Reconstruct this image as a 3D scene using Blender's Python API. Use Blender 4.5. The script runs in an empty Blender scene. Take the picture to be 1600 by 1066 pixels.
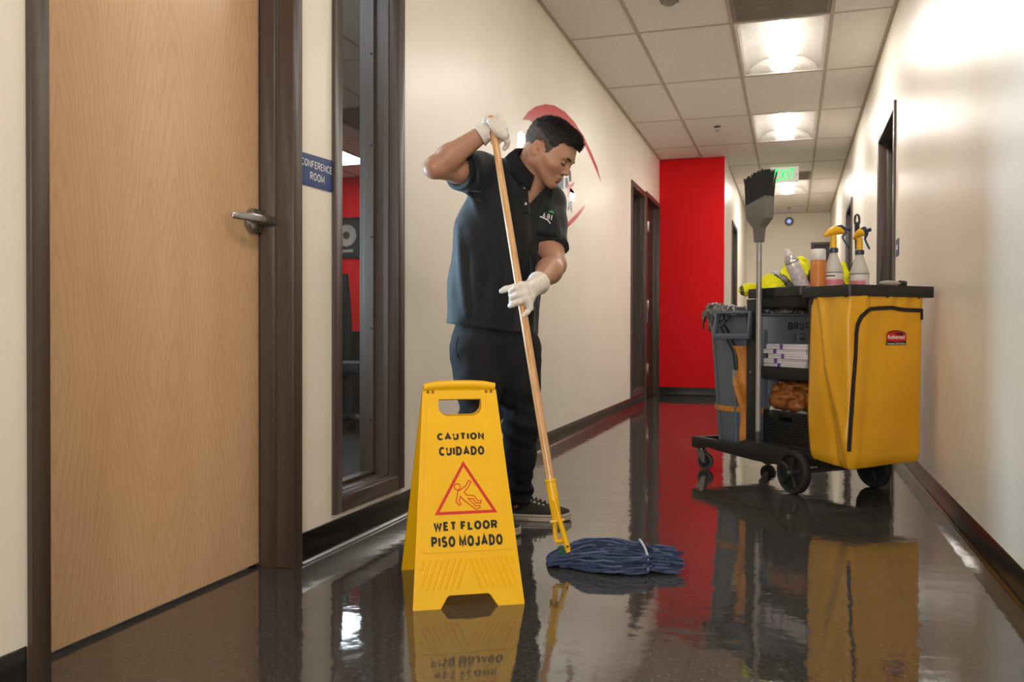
import bpy, bmesh, math, random
import numpy as np
from mathutils import Vector, Matrix, Euler
random.seed(7); rng = np.random.default_rng(7)
D = bpy.data; SC = bpy.context.scene; COL = SC.collection; PI = math.pi

# ------------------------------------------------------------ camera, world, exposure
F_PX, YAW, PITCH, ROLL, CAM_H = 1357.87, .3112, .0111, .0026, .74
_cy, _sy = math.cos(YAW), math.sin(YAW)
_fw = np.array([-_sy*math.cos(PITCH), _cy*math.cos(PITCH), -math.sin(PITCH)])
_rt = np.array([_cy, _sy, 0.]); _up = np.cross(_rt, _fw)
CR = _rt*math.cos(ROLL) + _up*math.sin(ROLL); CU = -_rt*math.sin(ROLL) + _up*math.cos(ROLL)
CAMP = np.array([0, 0, CAM_H])
cd = D.cameras.new('camera'); cam = D.objects.new('camera', cd); COL.objects.link(cam)
M = Matrix(((CR[0], CU[0], -_fw[0], 0), (CR[1], CU[1], -_fw[1], 0), (CR[2], CU[2], -_fw[2], CAM_H), (0, 0, 0, 1)))
cam.matrix_world = M
cd.sensor_width = 36; cd.lens = F_PX/1600*36; cd.clip_start = .05
cd.dof.use_dof = True; cd.dof.focus_distance = 2.85; cd.dof.aperture_fstop = 6.3
SC.camera = cam
w = D.worlds.new('world'); SC.world = w; w.use_nodes = True
w.node_tree.nodes['Background'].inputs[0].default_value = (.9, .95, 1, 1)
w.node_tree.nodes['Background'].inputs[1].default_value = .02
SC.view_settings.view_transform = 'Standard'; SC.view_settings.look = 'None'
SC.view_settings.gamma = 1; SC.view_settings.use_curve_mapping = False
SC.view_settings.exposure = EXPOSURE = 0.36
SC.cycles.use_denoising = True
SC.cycles.max_bounces = 10; SC.cycles.diffuse_bounces = 5; SC.cycles.glossy_bounces = 5
SC.cycles.transmission_bounces = 6; SC.cycles.transparent_max_bounces = 8
SC.cycles.sample_clamp_indirect = 8; SC.cycles.caustics_refractive = False
CORRIDOR_LIGHT = 37.0; CONFERENCE_LIGHT = 16.0     # emission of the lamp diffusers
ld = D.lights.new('added_front_fill', 'AREA'); ld.shape = 'RECTANGLE'; ld.size = 1.5; ld.size_y = 1.1; ld.energy = 42; ld.color = (1, .955, .89); ld.spread = math.radians(110)  # unseen fill lamp added behind the camera to brighten surfaces facing it
lo_ = D.objects.new('added_front_fill', ld); COL.objects.link(lo_); lo_.location = (.22, -2.7, 1.35)
lo_.rotation_euler = (Vector((-.6, 6, 1.5))-Vector(lo_.location)).to_track_quat('-Z', 'Y').to_euler()

def at(u, v, d):           # point seen at pixel (u, v), d metres along the view axis
    return CAMP + d*(_fw + CR*(u-800)/F_PX - CU*(v-533)/F_PX)

ld = D.lights.new('conference_room_strobe', 'AREA'); ld.shape = 'RECTANGLE'; ld.size = .35; ld.size_y = .6; ld.energy = 10; ld.color = (.50, .76, 1); ld.spread = math.radians(70)
lo_ = D.objects.new('conference_room_strobe', ld); COL.objects.link(lo_); lo_.location = (-2.5, 2.9, 1.0)
lo_.rotation_euler = (Vector((-1.15, 3.15, 1.05))-Vector(lo_.location)).to_track_quat('-Z', 'Y').to_euler()

# ------------------------------------------------------------ materials
def hexc(s):
    return tuple((int(s[i:i+2], 16)/255/12.92 if int(s[i:i+2], 16)/255 <= .04045 else ((int(s[i:i+2], 16)/255+.055)/1.055)**2.4) for i in (0, 2, 4))
class NT:
    def __init__(s, name):
        s.m = D.materials.new(name); s.m.use_nodes = True; s.t = s.m.node_tree
        s.b = s.t.nodes['Principled BSDF']; s.out = s.t.nodes['Material Output']
    def n(s, typ, **k):
        nd = s.t.nodes.new('ShaderNode'+typ)
        for a, v in k.items():
            if a.startswith('i_'):
                key = a[2:]; key = int(key) if key.isdigit() else key.replace('_', ' ')
                nd.inputs[key].default_value = v
            else: setattr(nd, a, v)
        return nd
    def l(s, a, b): s.t.links.new(a, b)
    def set(s, **k):
        for a, v in k.items():
            a = a.replace('_', ' ')
            if isinstance(v, tuple) and len(v) == 3 and s.b.inputs[a].type == 'RGBA': v = (*v, 1)
            s.b.inputs[a].default_value = v
        return s
    def math(s, op, a, b=None, c=None):
        nd = s.n('Math', operation=op)
        for i, x in enumerate((a, b, c)):
            if x is None: continue
            if isinstance(x, (int, float)): nd.inputs[i].default_value = x
            else: s.l(x, nd.inputs[i])
        return nd.outputs[0]
    def coord(s, kind='Object', scale=(1, 1, 1)):
        c = s.n('TexCoord'); mp = s.n('Mapping'); mp.inputs['Scale'].default_value = scale
        s.l(c.outputs[kind], mp.inputs[0]); return mp.outputs[0]
    def noise(s, vec, scale, detail=4, rough=.5, dist=0):
        nd = s.n('TexNoise', i_Scale=scale, i_Detail=detail, i_Roughness=rough, i_Distortion=dist); s.l(vec, nd.inputs['Vector']); return nd.outputs[0]
    def ramp(s, fac, stops):
        r = s.n('ValToRGB'); e = r.color_ramp.elements
        while len(e) < len(stops): e.new(.5)
        for el, (p, c) in zip(e, stops): el.position = p; el.color = (*c, 1)
        s.l(fac, r.inputs[0]); return r.outputs[0]
    def bump(s, h, strength=.3, dist=.005):
        b = s.n('Bump', i_Strength=strength, i_Distance=dist); s.l(h, b.inputs['Height']); s.l(b.outputs[0], s.b.inputs['Normal'])
    def color(s, c): s.l(c, s.b.inputs['Base Color']); return s
def mul(c, f): return tuple(min(1, x*f) for x in c)
MATS = {}
def mat(name, col, rough=.5, metal=0, var=.08, nscale=30, bump=0, bscale=200, bdist=.001, spec=.5, **kw):
    if name in MATS: return MATS[name]
    t = NT(name); col = hexc(col) if isinstance(col, str) else col
    t.set(Roughness=rough, Metallic=metal, Specular_IOR_Level=spec, **kw)
    v = t.coord()
    n = t.noise(v, nscale)
    t.color(t.ramp(n, [(.3, mul(col, 1-var)), (.7, mul(col, 1+var))]))
    if bump: t.bump(t.noise(v, bscale, 3), bump, bdist)
    MATS[name] = t.m; return t.m
def emit_mat(name, col, strength):
    t = NT(name); t.set(Base_Color=col, Emission_Color=col, Emission_Strength=strength, Roughness=.6); return t.m

def make_floor_mat():
    t = NT('dark_vinyl_composition_tile'); v = t.coord()
    pos = t.n('NewGeometry').outputs['Position']
    n1 = t.noise(pos, 95, 5, .7); n2 = t.noise(pos, 2.2, 3); n3 = t.noise(pos, 70, 4, .7)
    c = t.ramp(n1, [(.33, (.010, .0095, .009)), (.43, (.052, .049, .046)), (.56, (.070, .066, .062)), (.70, (.15, .143, .135))])
    mx = t.n('MixRGB', blend_type='MULTIPLY', i_Fac=.5); t.l(c, mx.inputs[1])
    t.l(t.ramp(n3, [(.3, (.5, .5, .5)), (.65, (1, 1, 1))]), mx.inputs[2]); t.color(mx.outputs[0])
    rr = t.n('MapRange'); rr.inputs[1].default_value = .3; rr.inputs[2].default_value = .7; rr.inputs[3].default_value = .035; rr.inputs[4].default_value = .085
    t.l(n2, rr.inputs[0]); t.l(rr.outputs[0], t.b.inputs['Roughness'])
    t.set(IOR=1.6, Coat_Weight=.35, Coat_Roughness=.03)
    h = t.math('ADD', t.math('MULTIPLY', t.noise(pos, 6, 2, .6), 1.0), t.math('MULTIPLY', t.noise(pos, 22, 2), .30))
    t.bump(h, .25, .006); return t.m
def make_wall_mat(name, col, rough=.34):
    t = NT(name); pos = t.n('NewGeometry').outputs['Position']; col = hexc(col)
    t.color(t.ramp(t.noise(pos, 1.6, 3), [(.3, mul(col, .97)), (.7, mul(col, 1.03))]))
    t.set(Roughness=rough, Specular_IOR_Level=.4 if rough < .5 else .15)
    h = t.math('ADD', t.noise(pos, 90, 3, .6), t.math('MULTIPLY', t.noise(pos, 320, 2), .5))
    t.bump(h, .22, .002); return t.m
def make_ceiling_mat():
    t = NT('mineral_fibre_tile'); pos = t.n('NewGeometry').outputs['Position']
    n = t.noise(pos, 150, 4, .7)
    t.color(t.ramp(n, [(.30, hexc('b3aaa0')), (.42, hexc('e8e2da')), (.7, hexc('f0ebe4'))]))
    t.set(Roughness=.95, Specular_IOR_Level=.1); t.bump(t.noise(pos, 110, 4, .7), .5, .004); return t.m
def make_maple():
    t = NT('maple_veneer'); c = t.n('TexCoord'); sp = t.n('SeparateXYZ'); t.l(c.outputs['Object'], sp.inputs[0])
    y, z = sp.outputs[1], sp.outputs[2]
    wob = t.noise(t.coord('Object', (1, 6, 1.2)), 1.6, 3)
    yy = t.math('ADD', y, t.math('MULTIPLY', t.math('SUBTRACT', wob, .5), .05))
    a = t.math('PINGPONG', t.math('ADD', yy, -.095), .195)           # book-matched leaves
    xl = t.math('SUBTRACT', a, .040)
    par = t.math('MULTIPLY', t.math('SQRT', t.math('ADD', t.math('MULTIPLY', xl, xl), .00030)), 7.0)
    wob2 = t.noise(t.coord('Object', (1, 14, 2.2)), 1.1, 2, .5)
    zz = t.math('ADD', t.math('ADD', t.math('ABSOLUTE', t.math('SUBTRACT', z, .62)), par), t.math('MULTIPLY', wob2, .26))
    band = t.math('FRACT', t.math('MULTIPLY', zz, 9))
    line = t.math('POWER', t.math('ABSOLUTE', t.math('SUBTRACT', band, .5)), 1.0)
    fine = t.noise(t.coord('Object', (1, 160, 3)), 3, 3)
    big = t.noise(t.coord('Object', (1, 5, .7)), 1.5, 2)
    base = t.ramp(t.math('ADD', t.math('MULTIPLY', fine, .55), t.math('MULTIPLY', big, .45)), [(.3, hexc('d0a77c')), (.7, hexc('e2be97'))])
    mx = t.n('MixRGB', blend_type='MULTIPLY', i_Fac=.6); t.l(base, mx.inputs[1])
    t.l(t.ramp(line, [(.0, (1, 1, 1)), (.28, (.985, .975, .96)), (.5, (.87, .81, .74))]), mx.inputs[2]); t.color(mx.outputs[0])
    t.set(Roughness=.3, Specular_IOR_Level=.45, Coat_Weight=.15, Coat_Roughness=.2); t.bump(fine, .05, .0006); return t.m
def make_pole_wood():
    t = NT('pine_pole'); v = t.coord('Object', (1, 1, .06))
    n = t.noise(v, 160, 4, .6)
    t.color(t.ramp(n, [(.3, hexc('b98350')), (.55, hexc('d9a872')), (.75, hexc('e2b988'))])); t.set(Roughness=.32, Coat_Weight=.4, Coat_Roughness=.2); return t.m
def make_glass():
    t = NT('window_glass'); nd = t.t.nodes; g = t.n('BsdfGlossy'); g.inputs['Roughness'].default_value = .0
    tr = t.n('BsdfTransparent'); tr.inputs[0].default_value = (.90, .92, .91, 1)
    ge = t.n('NewGeometry'); dp = t.n('VectorMath', operation='DOT_PRODUCT'); t.l(ge.outputs['Normal'], dp.inputs[0]); t.l(ge.outputs['Incoming'], dp.inputs[1])
    c1 = t.math('SUBTRACT', 1.0, t.math('ABSOLUTE', dp.outputs['Value']))
    fr = t.math('ADD', .04, t.math('MULTIPLY', t.math('POWER', c1, 5), .96)); mx = t.n('MixShader')
    t.l(fr, mx.inputs[0]); t.l(tr.outputs[0], mx.inputs[1]); t.l(g.outputs[0], mx.inputs[2]); t.l(mx.outputs[0], t.out.inputs[0]); return t.m
def make_fabric(name, col, col2, scale=900, bump=.25, rough=.9, sheen=.0, bdist=.0012, fold=0):
    t = NT(name); v = t.coord(); wv = t.noise(v, scale, 2); bg = t.noise(v, 9, 4)
    t.color(t.ramp(t.math('ADD', t.math('MULTIPLY', wv, .5), t.math('MULTIPLY', bg, .5)), [(.35, hexc(col)), (.65, hexc(col2))]))
    t.set(Roughness=rough, Specular_IOR_Level=.3, Sheen_Weight=sheen, Sheen_Roughness=.5)
    h = wv
    if fold: h = t.math('ADD', t.math('MULTIPLY', wv, .12), t.math('MULTIPLY', t.noise(t.coord('Object', (1, 1, .5)), fold, 4, .55, .6), 1))
    t.bump(h, bump, bdist); return t.m
MATS.update(floor=make_floor_mat(), wall=make_wall_mat('cream_wall_paint', 'f3ebdd'), red=make_wall_mat('red_wall_paint', 'd4131a', .7),
    confwall=make_wall_mat('conference_wall_paint', 'cfc4b2'), ceil=make_ceiling_mat(), maple=make_maple(), pole=make_pole_wood(), glass=make_glass())
bronze = mat('bronze_frame_paint', '4a3c34', .38, .0, .04, 20, spec=.5)
black_base = mat('black_vinyl_base', '14120f', .22, 0, .2, 6)
gridm = mat('ceiling_grid_paint', 'b9ac9b', .6)
dark = mat('dark_recess', '0c0b0a', .8)
steel = mat('satin_nickel', 'a9a6a2', .28, 1.0, .05, 60)
white_enamel = mat('white_enamel', 'efeae2', .45)
black_plastic = mat('black_structural_plastic', '1b1a19', .45, 0, .1, 20, .25, 260, .0006)
dkgrey_plastic = mat('dark_grey_plastic', '4a4846', .45, 0, .05, 20)

# ------------------------------------------------------------ mesh builder
class MB:
    def __init__(s): s.v = []; s.f = []; s.mi = []
    def add(s, vs, fs, mi=0):
        o = len(s.v); s.v += [tuple(map(float, p)) for p in vs]; s.f += [tuple(i+o for i in f) for f in fs]; s.mi += [mi]*len(fs); return s
    def box(s, x0, x1, y0, y1, z0, z1, mi=0):
        return s.add([(x, y, z) for x in (x0, x1) for y in (y0, y1) for z in (z0, z1)],
            [(0, 1, 3, 2), (4, 6, 7, 5), (0, 4, 5, 1), (2, 3, 7, 6), (0, 2, 6, 4), (1, 5, 7, 3)], mi)
    def obox(s, c, size, R, mi=0):
        vs = [Vector(c) + R @ Vector((sx*size[0]/2, sy*size[1]/2, sz*size[2]/2)) for sx in (-1, 1) for sy in (-1, 1) for sz in (-1, 1)]
        return s.add(vs, [(0, 1, 3, 2), (4, 6, 7, 5), (0, 4, 5, 1), (2, 3, 7, 6), (0, 2, 6, 4), (1, 5, 7, 3)], mi)
    def rings(s, R, closed=True, cap0=True, cap1=True, mi=0, loop=False):
        n = len(R[0]); vs = [p for r in R for p in r]; fs = []
        m = len(R)
        for i in range(m if loop else m-1):
            for j in range(n if closed else n-1):
                a, b = i*n+j, i*n+(j+1) % n; c, d = ((i+1) % m)*n+(j+1) % n, ((i+1) % m)*n+j
                fs.append((a, b, c, d))
        if cap0 and not loop: fs.append(tuple(range(n))[::-1])
        if cap1 and not loop: fs.append(tuple(range((m-1)*n, m*n)))
        return s.add(vs, fs, mi)
    def tube(s, pts, rad, n=10, cap=True, mi=0, flat=1.0, upv=None):
        pts = [Vector(p) for p in pts]; rad = rad if hasattr(rad, '__len__') else [rad]*len(pts)
        R = []; prev = None
        for i, p in enumerate(pts):
            t = (pts[min(i+1, len(pts)-1)]-pts[max(i-1, 0)])
            t = t.normalized() if t.length > 1e-9 else Vector((0, 0, 1))
            if prev is None:
                a = Vector(upv) if upv else (Vector((0, 0, 1)) if abs(t.z) < .9 else Vector((1, 0, 0)))
                a = (a - t*a.dot(t)).normalized()
            else: a = (prev - t*prev.dot(t)).normalized()
            prev = a; b = t.cross(a)
            R.append([p + (a*math.cos(2*PI*k/n)*flat + b*math.sin(2*PI*k/n))*rad[i] for k in range(n)])
        return s.rings(R, True, cap, cap, mi)
    def lathe(s, prof, c=(0, 0, 0), n=24, axis='z', mi=0, R=None, cap=True):
        rr = []
        for r, h in prof:
            ring = []
            for k in range(n):
                a = 2*PI*k/n; x, y = r*math.cos(a), r*math.sin(a)
                p = {'z': (x, y, h), 'x': (h, x, y), 'y': (y, h, x)}[axis]
                p = Vector(p)
                if R is not None: p = R @ p
                ring.append(Vector(c)+p)
            rr.append(ring)
        return s.rings(rr, True, cap, cap, mi)
    def prism(s, poly, axis, h0, h1, mi=0):
        """poly 2D -> extruded along axis; axis 'x': (y,z), 'y': (x,z), 'z': (x,y)"""
        f = {'x': lambda p, h: (h, p[0], p[1]), 'y': lambda p, h: (p[0], h, p[1]), 'z': lambda p, h: (p[0], p[1], h)}[axis]
        return s.rings([[f(p, h0) for p in poly], [f(p, h1) for p in poly]], True, True, True, mi)
    def obj(s, name, m=None, parent=None, smooth=False, bevel=0, loc=None, rot=None, seg=2, sub=0, solid=0, angle=40):
        me = D.meshes.new(name); me.from_pydata(s.v, [], s.f); me.update()
        for mm in (m if isinstance(m, (list, tuple)) else [m]):
            if mm: me.materials.append(mm)
        if any(s.mi): me.polygons.foreach_set('material_index', s.mi)
        bm = bmesh.new(); bm.from_mesh(me); bmesh.ops.recalc_face_normals(bm, faces=bm.faces)
        if bevel: 
            es = [e for e in bm.edges if len(e.link_faces) == 2 and e.calc_face_angle(0) > math.radians(35)]
            bmesh.ops.bevel(bm, geom=es, offset=bevel, segments=seg, affect='EDGES', clamp_overlap=True, profile=.6)
        bm.to_mesh(me); bm.free()
        o = D.objects.new(name, me); COL.objects.link(o)
        if parent: o.parent = parent
        if loc is not None: o.location = loc
        if rot is not None: o.rotation_euler = rot
        if solid: md = o.modifiers.new('s', 'SOLIDIFY'); md.thickness = solid; md.offset = 0
        if sub: md = o.modifiers.new('u', 'SUBSURF'); md.levels = md.render_levels = sub
        if smooth or bevel:
            me.polygons.foreach_set('use_smooth', [True]*len(me.polygons))
            if not sub:
                try: me.set_sharp_from_angle(angle=math.radians(angle))
                except Exception: pass
        return o
def tag(o, label=None, cat=None, group=None, kind=None):
    if label: o['label'] = label
    if cat: o['category'] = cat
    if group: o['group'] = group
    if kind: o['kind'] = kind
    return o
def thing(name, label, cat, loc=(0, 0, 0), rotz=0, group=None):
    o = D.objects.new(name, None); COL.objects.link(o); o.location = loc; o.rotation_euler = (0, 0, rotz); o.empty_display_size = .05
    return tag(o, label, cat, group)
def struct(o, label=None): o['kind'] = 'structure'; return tag(o, label)
def copy_tree(o, parent=None):
    c = o.copy(); COL.objects.link(c)
    if parent: c.parent = parent
    for ch in [x for x in D.objects if x.parent == o]: copy_tree(ch, c)
    return c
def inst(name, me, parent, loc, rot=None, scale=None):
    o = D.objects.new(name, me); COL.objects.link(o); o.parent = parent; o.location = loc
    if rot is not None: o.rotation_euler = rot
    if scale is not None: o.scale = scale
    return o
def text2d(s, w=None, h=None, bold=.0, align='CENTER', spacing=1.0):
    """flat lettering as (verts, faces) fitted into w x h, origin at its centre"""
    c = D.curves.new('t', 'FONT'); c.body = s; c.size = 1; c.align_x = align; c.offset = bold; c.resolution_u = 3; c.space_character = spacing; c.fill_mode = 'FRONT'
    o = D.objects.new('t', c); COL.objects.link(o)
    bpy.context.view_layer.update()
    me = D.meshes.new_from_object(o.evaluated_get(bpy.context.evaluated_depsgraph_get()))
    V = np.array([v.co[:2] for v in me.vertices]); Fs = [tuple(p.vertices) for p in me.polygons]
    D.objects.remove(o); D.curves.remove(c); D.meshes.remove(me)
    lo, hi = V.min(0), V.max(0); V = V-(lo+hi)/2; sz = hi-lo
    sx = w/sz[0] if w else h/sz[1]; sy = h/sz[1] if h else sx
    return V*[sx, sy], Fs
_arc = lambda cx, cy, rx, ry, a0, a1, n=8: [(cx+rx*math.cos(math.radians(a0+(a1-a0)*k/n)), cy+ry*math.sin(math.radians(a0+(a1-a0)*k/n))) for k in range(n+1)]
GLYPH = {   # centre lines of block capitals, height 1
 'A': ([[(0, 0), (.36, 1), (.72, 0)], [(.12, .30), (.60, .30)]], .72), 'B': ([[(0, .5), (.36, .5)]+_arc(.36, .25, .24, .25, 90, -90)+[(0, 0), (0, 1), (.34, 1)]+_arc(.34, .75, .22, .25, 90, -90)], .60),
 'C': ([_arc(.33, .5, .33, .5, 42, 318, 14)], .60), 'D': ([[(0, 0), (0, 1), (.26, 1)]+_arc(.26, .5, .36, .5, 90, -90, 10)+[(0, 0)]], .62),
 'E': ([[(.46, 1), (0, 1), (0, 0), (.48, 0)], [(0, .52), (.40, .52)]], .44), 'F': ([[(.50, 1), (0, 1), (0, 0)], [(0, .52), (.42, .52)]], .50), 'I': ([[(0, 0), (0, 1)]], 0.0),
 'J': ([[(.40, 1), (.40, .24)]+_arc(.20, .24, .20, .24, 0, -180, 8)], .42), 'L': ([[(0, 1), (0, 0), (.48, 0)]], .44), 'M': ([[(0, 0), (0, 1), (.38, .12), (.76, 1), (.76, 0)]], .76),
 'N': ([[(0, 0), (0, 1), (.58, 0), (.58, 1)]], .58), 'O': ([_arc(.35, .5, .35, .5, 0, 360, 20)], .70), 'P': ([[(0, 0), (0, 1), (.34, 1)]+_arc(.34, .73, .24, .27, 90, -90)+[(0, .46)]], .58),
 'R': ([[(0, 0), (0, 1), (.34, 1)]+_arc(.34, .74, .24, .26, 90, -90)+[(0, .48)], [(.30, .48), (.60, 0)]], .60), 'S': ([_arc(.28, .75, .26, .25, 30, 262, 9)+_arc(.28, .25, .28, .25, 82, -150, 9)], .56),
 'T': ([[(0, 1), (.62, 1)], [(.31, 1), (.31, 0)]], .58), 'U': ([[(0, 1), (0, .32)]+_arc(.30, .32, .30, .32, 180, 360, 8)+[(.60, 1)]], .60), 'W': ([[(0, 1), (.22, 0), (.44, .85), (.66, 0), (.88, 1)]], .88), 'X': ([[(0, 0), (.60, 1)], [(0, 1), (.60, 0)]], .60)}
def block_text(s, w, h, sw=.2, gap=.14):
    VV, FF, x = [], [], 0.
    for ch in s:
        if ch == ' ': x += .42; continue
        g, adv = GLYPH[ch]
        for pl in g:
            cl = pl[0] == pl[-1] or (abs(pl[0][0]-pl[-1][0]) < 1e-6 and abs(pl[0][1]-pl[-1][1]) < 1e-6)
            V, Fs = stroke2d(pl[:-1] if cl else pl, sw, cl); o = sum(map(len, VV)); VV.append(V+[x, 0]); FF += [tuple(i+o for i in f) for f in Fs]
        x += adv+sw+gap
    V = np.concatenate(VV); lo, hi = V.min(0), V.max(0); V = (V-(lo+hi)/2)/(hi-lo)*[w, h]; return V, FF
def flat(mb, V, Fs, fn, mi=0): mb.add([fn(x, y) for x, y in V], Fs, mi); return mb
def stroke2d(pts, wd, closed=True):
    """polyline -> ribbon polygons (verts, faces) with mitred joins"""
    P = [np.array(p, float) for p in pts]; n = len(P); L = []; Rr = []
    for i in range(n):
        a = P[i-1] if (closed or i > 0) else P[i]; b = P[(i+1) % n] if (closed or i < n-1) else P[i]
        d1 = P[i]-a; d2 = b-P[i]
        d1 = d1/np.linalg.norm(d1) if np.linalg.norm(d1) > 0 else d2/np.linalg.norm(d2); d2 = d2/np.linalg.norm(d2) if np.linalg.norm(d2) > 0 else d1
        t = d1+d2; t /= max(np.linalg.norm(t), 1e-6); nn = np.array([-t[1], t[0]]); k = 1/max(.45, nn @ np.array([-d1[1], d1[0]]))
        L.append(P[i]+nn*wd/2*k); Rr.append(P[i]-nn*wd/2*k)
    V = L+Rr; Fs = [(i, (i+1) % n, n+(i+1) % n, n+i) for i in range(n if closed else n-1)]
    return np.array(V), Fs
# ------------------------------------------------------------ setting
XL, XR, ZC, YR, YE, XN, WT = -1.479, .604, 2.742, 10.2, 15.4, -.735, .16
YB = -3.2
def wall_run(axis, face, depth, lo, hi, openings, z1=ZC):
    """wall with rectangular openings [(a,b,z0,z1)]; axis 'y': face is an X plane"""
    mb = MB()
    def bx(a, b, z0, zz):
        if b-a < 1e-4 or zz-z0 < 1e-4: return
        x0, x1 = sorted((face, face+depth))
        mb.box(x0, x1, a, b, z0, zz) if axis == 'y' else mb.box(a, b, x0, x1, z0, zz)
    c = lo
    for a, b, z0, zt in sorted(openings):
        bx(c, a, 0, z1); bx(a, b, 0, z0); bx(a, b, zt, z1); c = b
    bx(c, hi, 0, z1); return mb
struct(wall_run('y', XL, -WT, YB, YR, [(1.40, 2.38, 0, 2.16), (2.63, 3.14, .14, 2.18), (8.35, 9.13, .12, 2.19), (9.22, 10.16, 0, 2.2)]).obj('wall_left', MATS['wall']))
struct(wall_run('y', XR, WT, YB, YE, [(5.83, 6.88, 0, 2.14), (9.84, 10.80, 0, 2.14)]).obj('wall_right', MATS['wall']))
rw = MB(); rw.box(XL, XN-.001, YR, YR+.14, 0, ZC); struct(rw.obj('wall_return', MATS['red']), 'red painted wall facing down the corridor')
struct(wall_run('y', XN, -.14, YR+.001, YE, [(11.45, 12.45, 0, 2.14)]).obj('wall_inner', MATS['wall']))
struct(wall_run('x', YE, .14, XN-.14, XR+WT, [(.33, .595, 0, 2.2)]).obj('wall_far', MATS['wall']))
mb = MB(); mb.box(XL-WT, XR+WT, YB-.12, YB, 0, ZC); struct(mb.obj('wall_back', MATS['wall']))
# floor: slab, tiles one by one
fl = MB(); fl.box(XL-WT, XR+WT, YB, YE, -.12, -.0015); FLOOR = struct(fl.obj('floor', dark))
T = .3048; xs = [XL, -1.2236, -.9188, -.614, -.3092, -.0044, .3004, XR]
def tile_mesh(wd, ln):
    b = MB(); g = .00015; b.box(g, wd-g, g, ln-g, -.0014, 0)
    me = b.obj('t', MATS['floor'], bevel=.00025, seg=1); m = me.data; D.objects.remove(me); return m
tms = {}
rest = MB()
rows = [y for y in np.arange(-3.05, 15.4, T)]
for y in rows:
    for a, b in zip(xs[:-1], xs[1:]):
        if y > YR and b <= XN+.01: continue
        y1 = min(y+T, YE); a0 = max(a, XN) if y > YR-.1 else a
        if .9 < y < 13.5:
            key = (round(b-a0, 3), round(y1-y, 3))
            if key not in tms: tms[key] = tile_mesh(*key)
            inst('floor_tile', tms[key], FLOOR, (a0, y, 0))
        else: rest.box(a0+.0002, b-.0002, y+.0002, y1-.0002, -.0014, 0)
th = tile_mesh(.16, .95); inst('floor_tile', th, FLOOR, (XL-.16, 1.40, 0))
tag(rest.obj('floor_tiles_distant', MATS['floor'], FLOOR), kind='stuff')
# ceiling: slab above, lay-in tiles and T bars
GX = [XL, -.9966, -.383, .232, XR]; Y0, S = 5.83, 1.2472
ce = MB(); ce.box(XL-WT, XR+WT, YB, YE+.14, ZC+.14, ZC+.2); CEIL = struct(ce.obj('ceiling', dark))
rowsC = [Y0+S*j for j in range(-8, 9)]
lights = {-4: 1, -2: 1, 0: 1, 2: 1, 5: 1}
vents = {-1: 'far', 4: 'far'}
def ctile(wd, ln):
    b = MB(); b.box(.004, wd-.004, .004, ln-.004, 0, .015); o = b.obj('t', MATS['ceil'], bevel=.003, seg=1); m = o.data; D.objects.remove(o); return m
cms = {}
for j in range(-8, 8):
    for i in range(4):
        a, b = GX[i], GX[i+1]; y0, y1 = rowsC[j+8], min(rowsC[j+9], YE)
        if y0 >= YE-.01 or y1 < YB: continue
        if y0 > YR-.3 and b <= XN: continue
        if y0 > YR-.7 and a < XN: a = XN
        if i == 2 and lights.get(j): continue
        if i == 2 and j in vents: y1 = y0+S/2
        k = (round(b-a, 3), round(y1-y0, 3))
        if k not in cms: cms[k] = ctile(*k)
        inst('ceiling_tile', cms[k], CEIL, (a, y0, ZC+.003), (random.uniform(-.001, .001), 0, 0))
# the row that meets the red wall
inst('ceiling_tile', ctile(.255, YR-rowsC[11+0]) if False else ctile(.2616, .62), CEIL, (-.9966, 9.571, ZC+.003))
inst('ceiling_tile', ctile(.482, .62), CEIL, (XL, 9.571, ZC+.003))
def bar_mesh(ln, along):
    b = MB()
    if along == 'y': b.box(-.012, .012, 0, ln, 0, .003); b.box(-.003, .003, 0, ln, .003, .035)
    else: b.box(0, ln, -.012, .012, .0005, .003); b.box(0, ln, -.003, .003, .003, .03)
    return b
for x in GX[1:4]:
    y1 = YR if x < XN else YE
    bar_mesh(y1-YB, 'y').obj('grid_bar', gridm, CEIL, loc=(x, YB, ZC))
for x, y1, s_ in ((XL+.012, YR, 1), (XR-.012, YE, 1)): bar_mesh(y1-YB, 'y').obj('wall_angle', gridm, CEIL, loc=(x, YB, ZC))
for j in range(-7, 8):
    for i in range(4):
        a, b, y = GX[i], GX[i+1], rowsC[j+8]
        if y > YR and b < XN: continue
        if y > YR: a = max(a, XN)
        bar_mesh(b-a, 'x').obj('grid_bar', gridm, CEIL, loc=(a, y, ZC))
for j in vents: bar_mesh(GX[3]-GX[2], 'x').obj('grid_bar', gridm, CEIL, loc=(GX[2], rowsC[j+8]+S/2, ZC))
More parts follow.
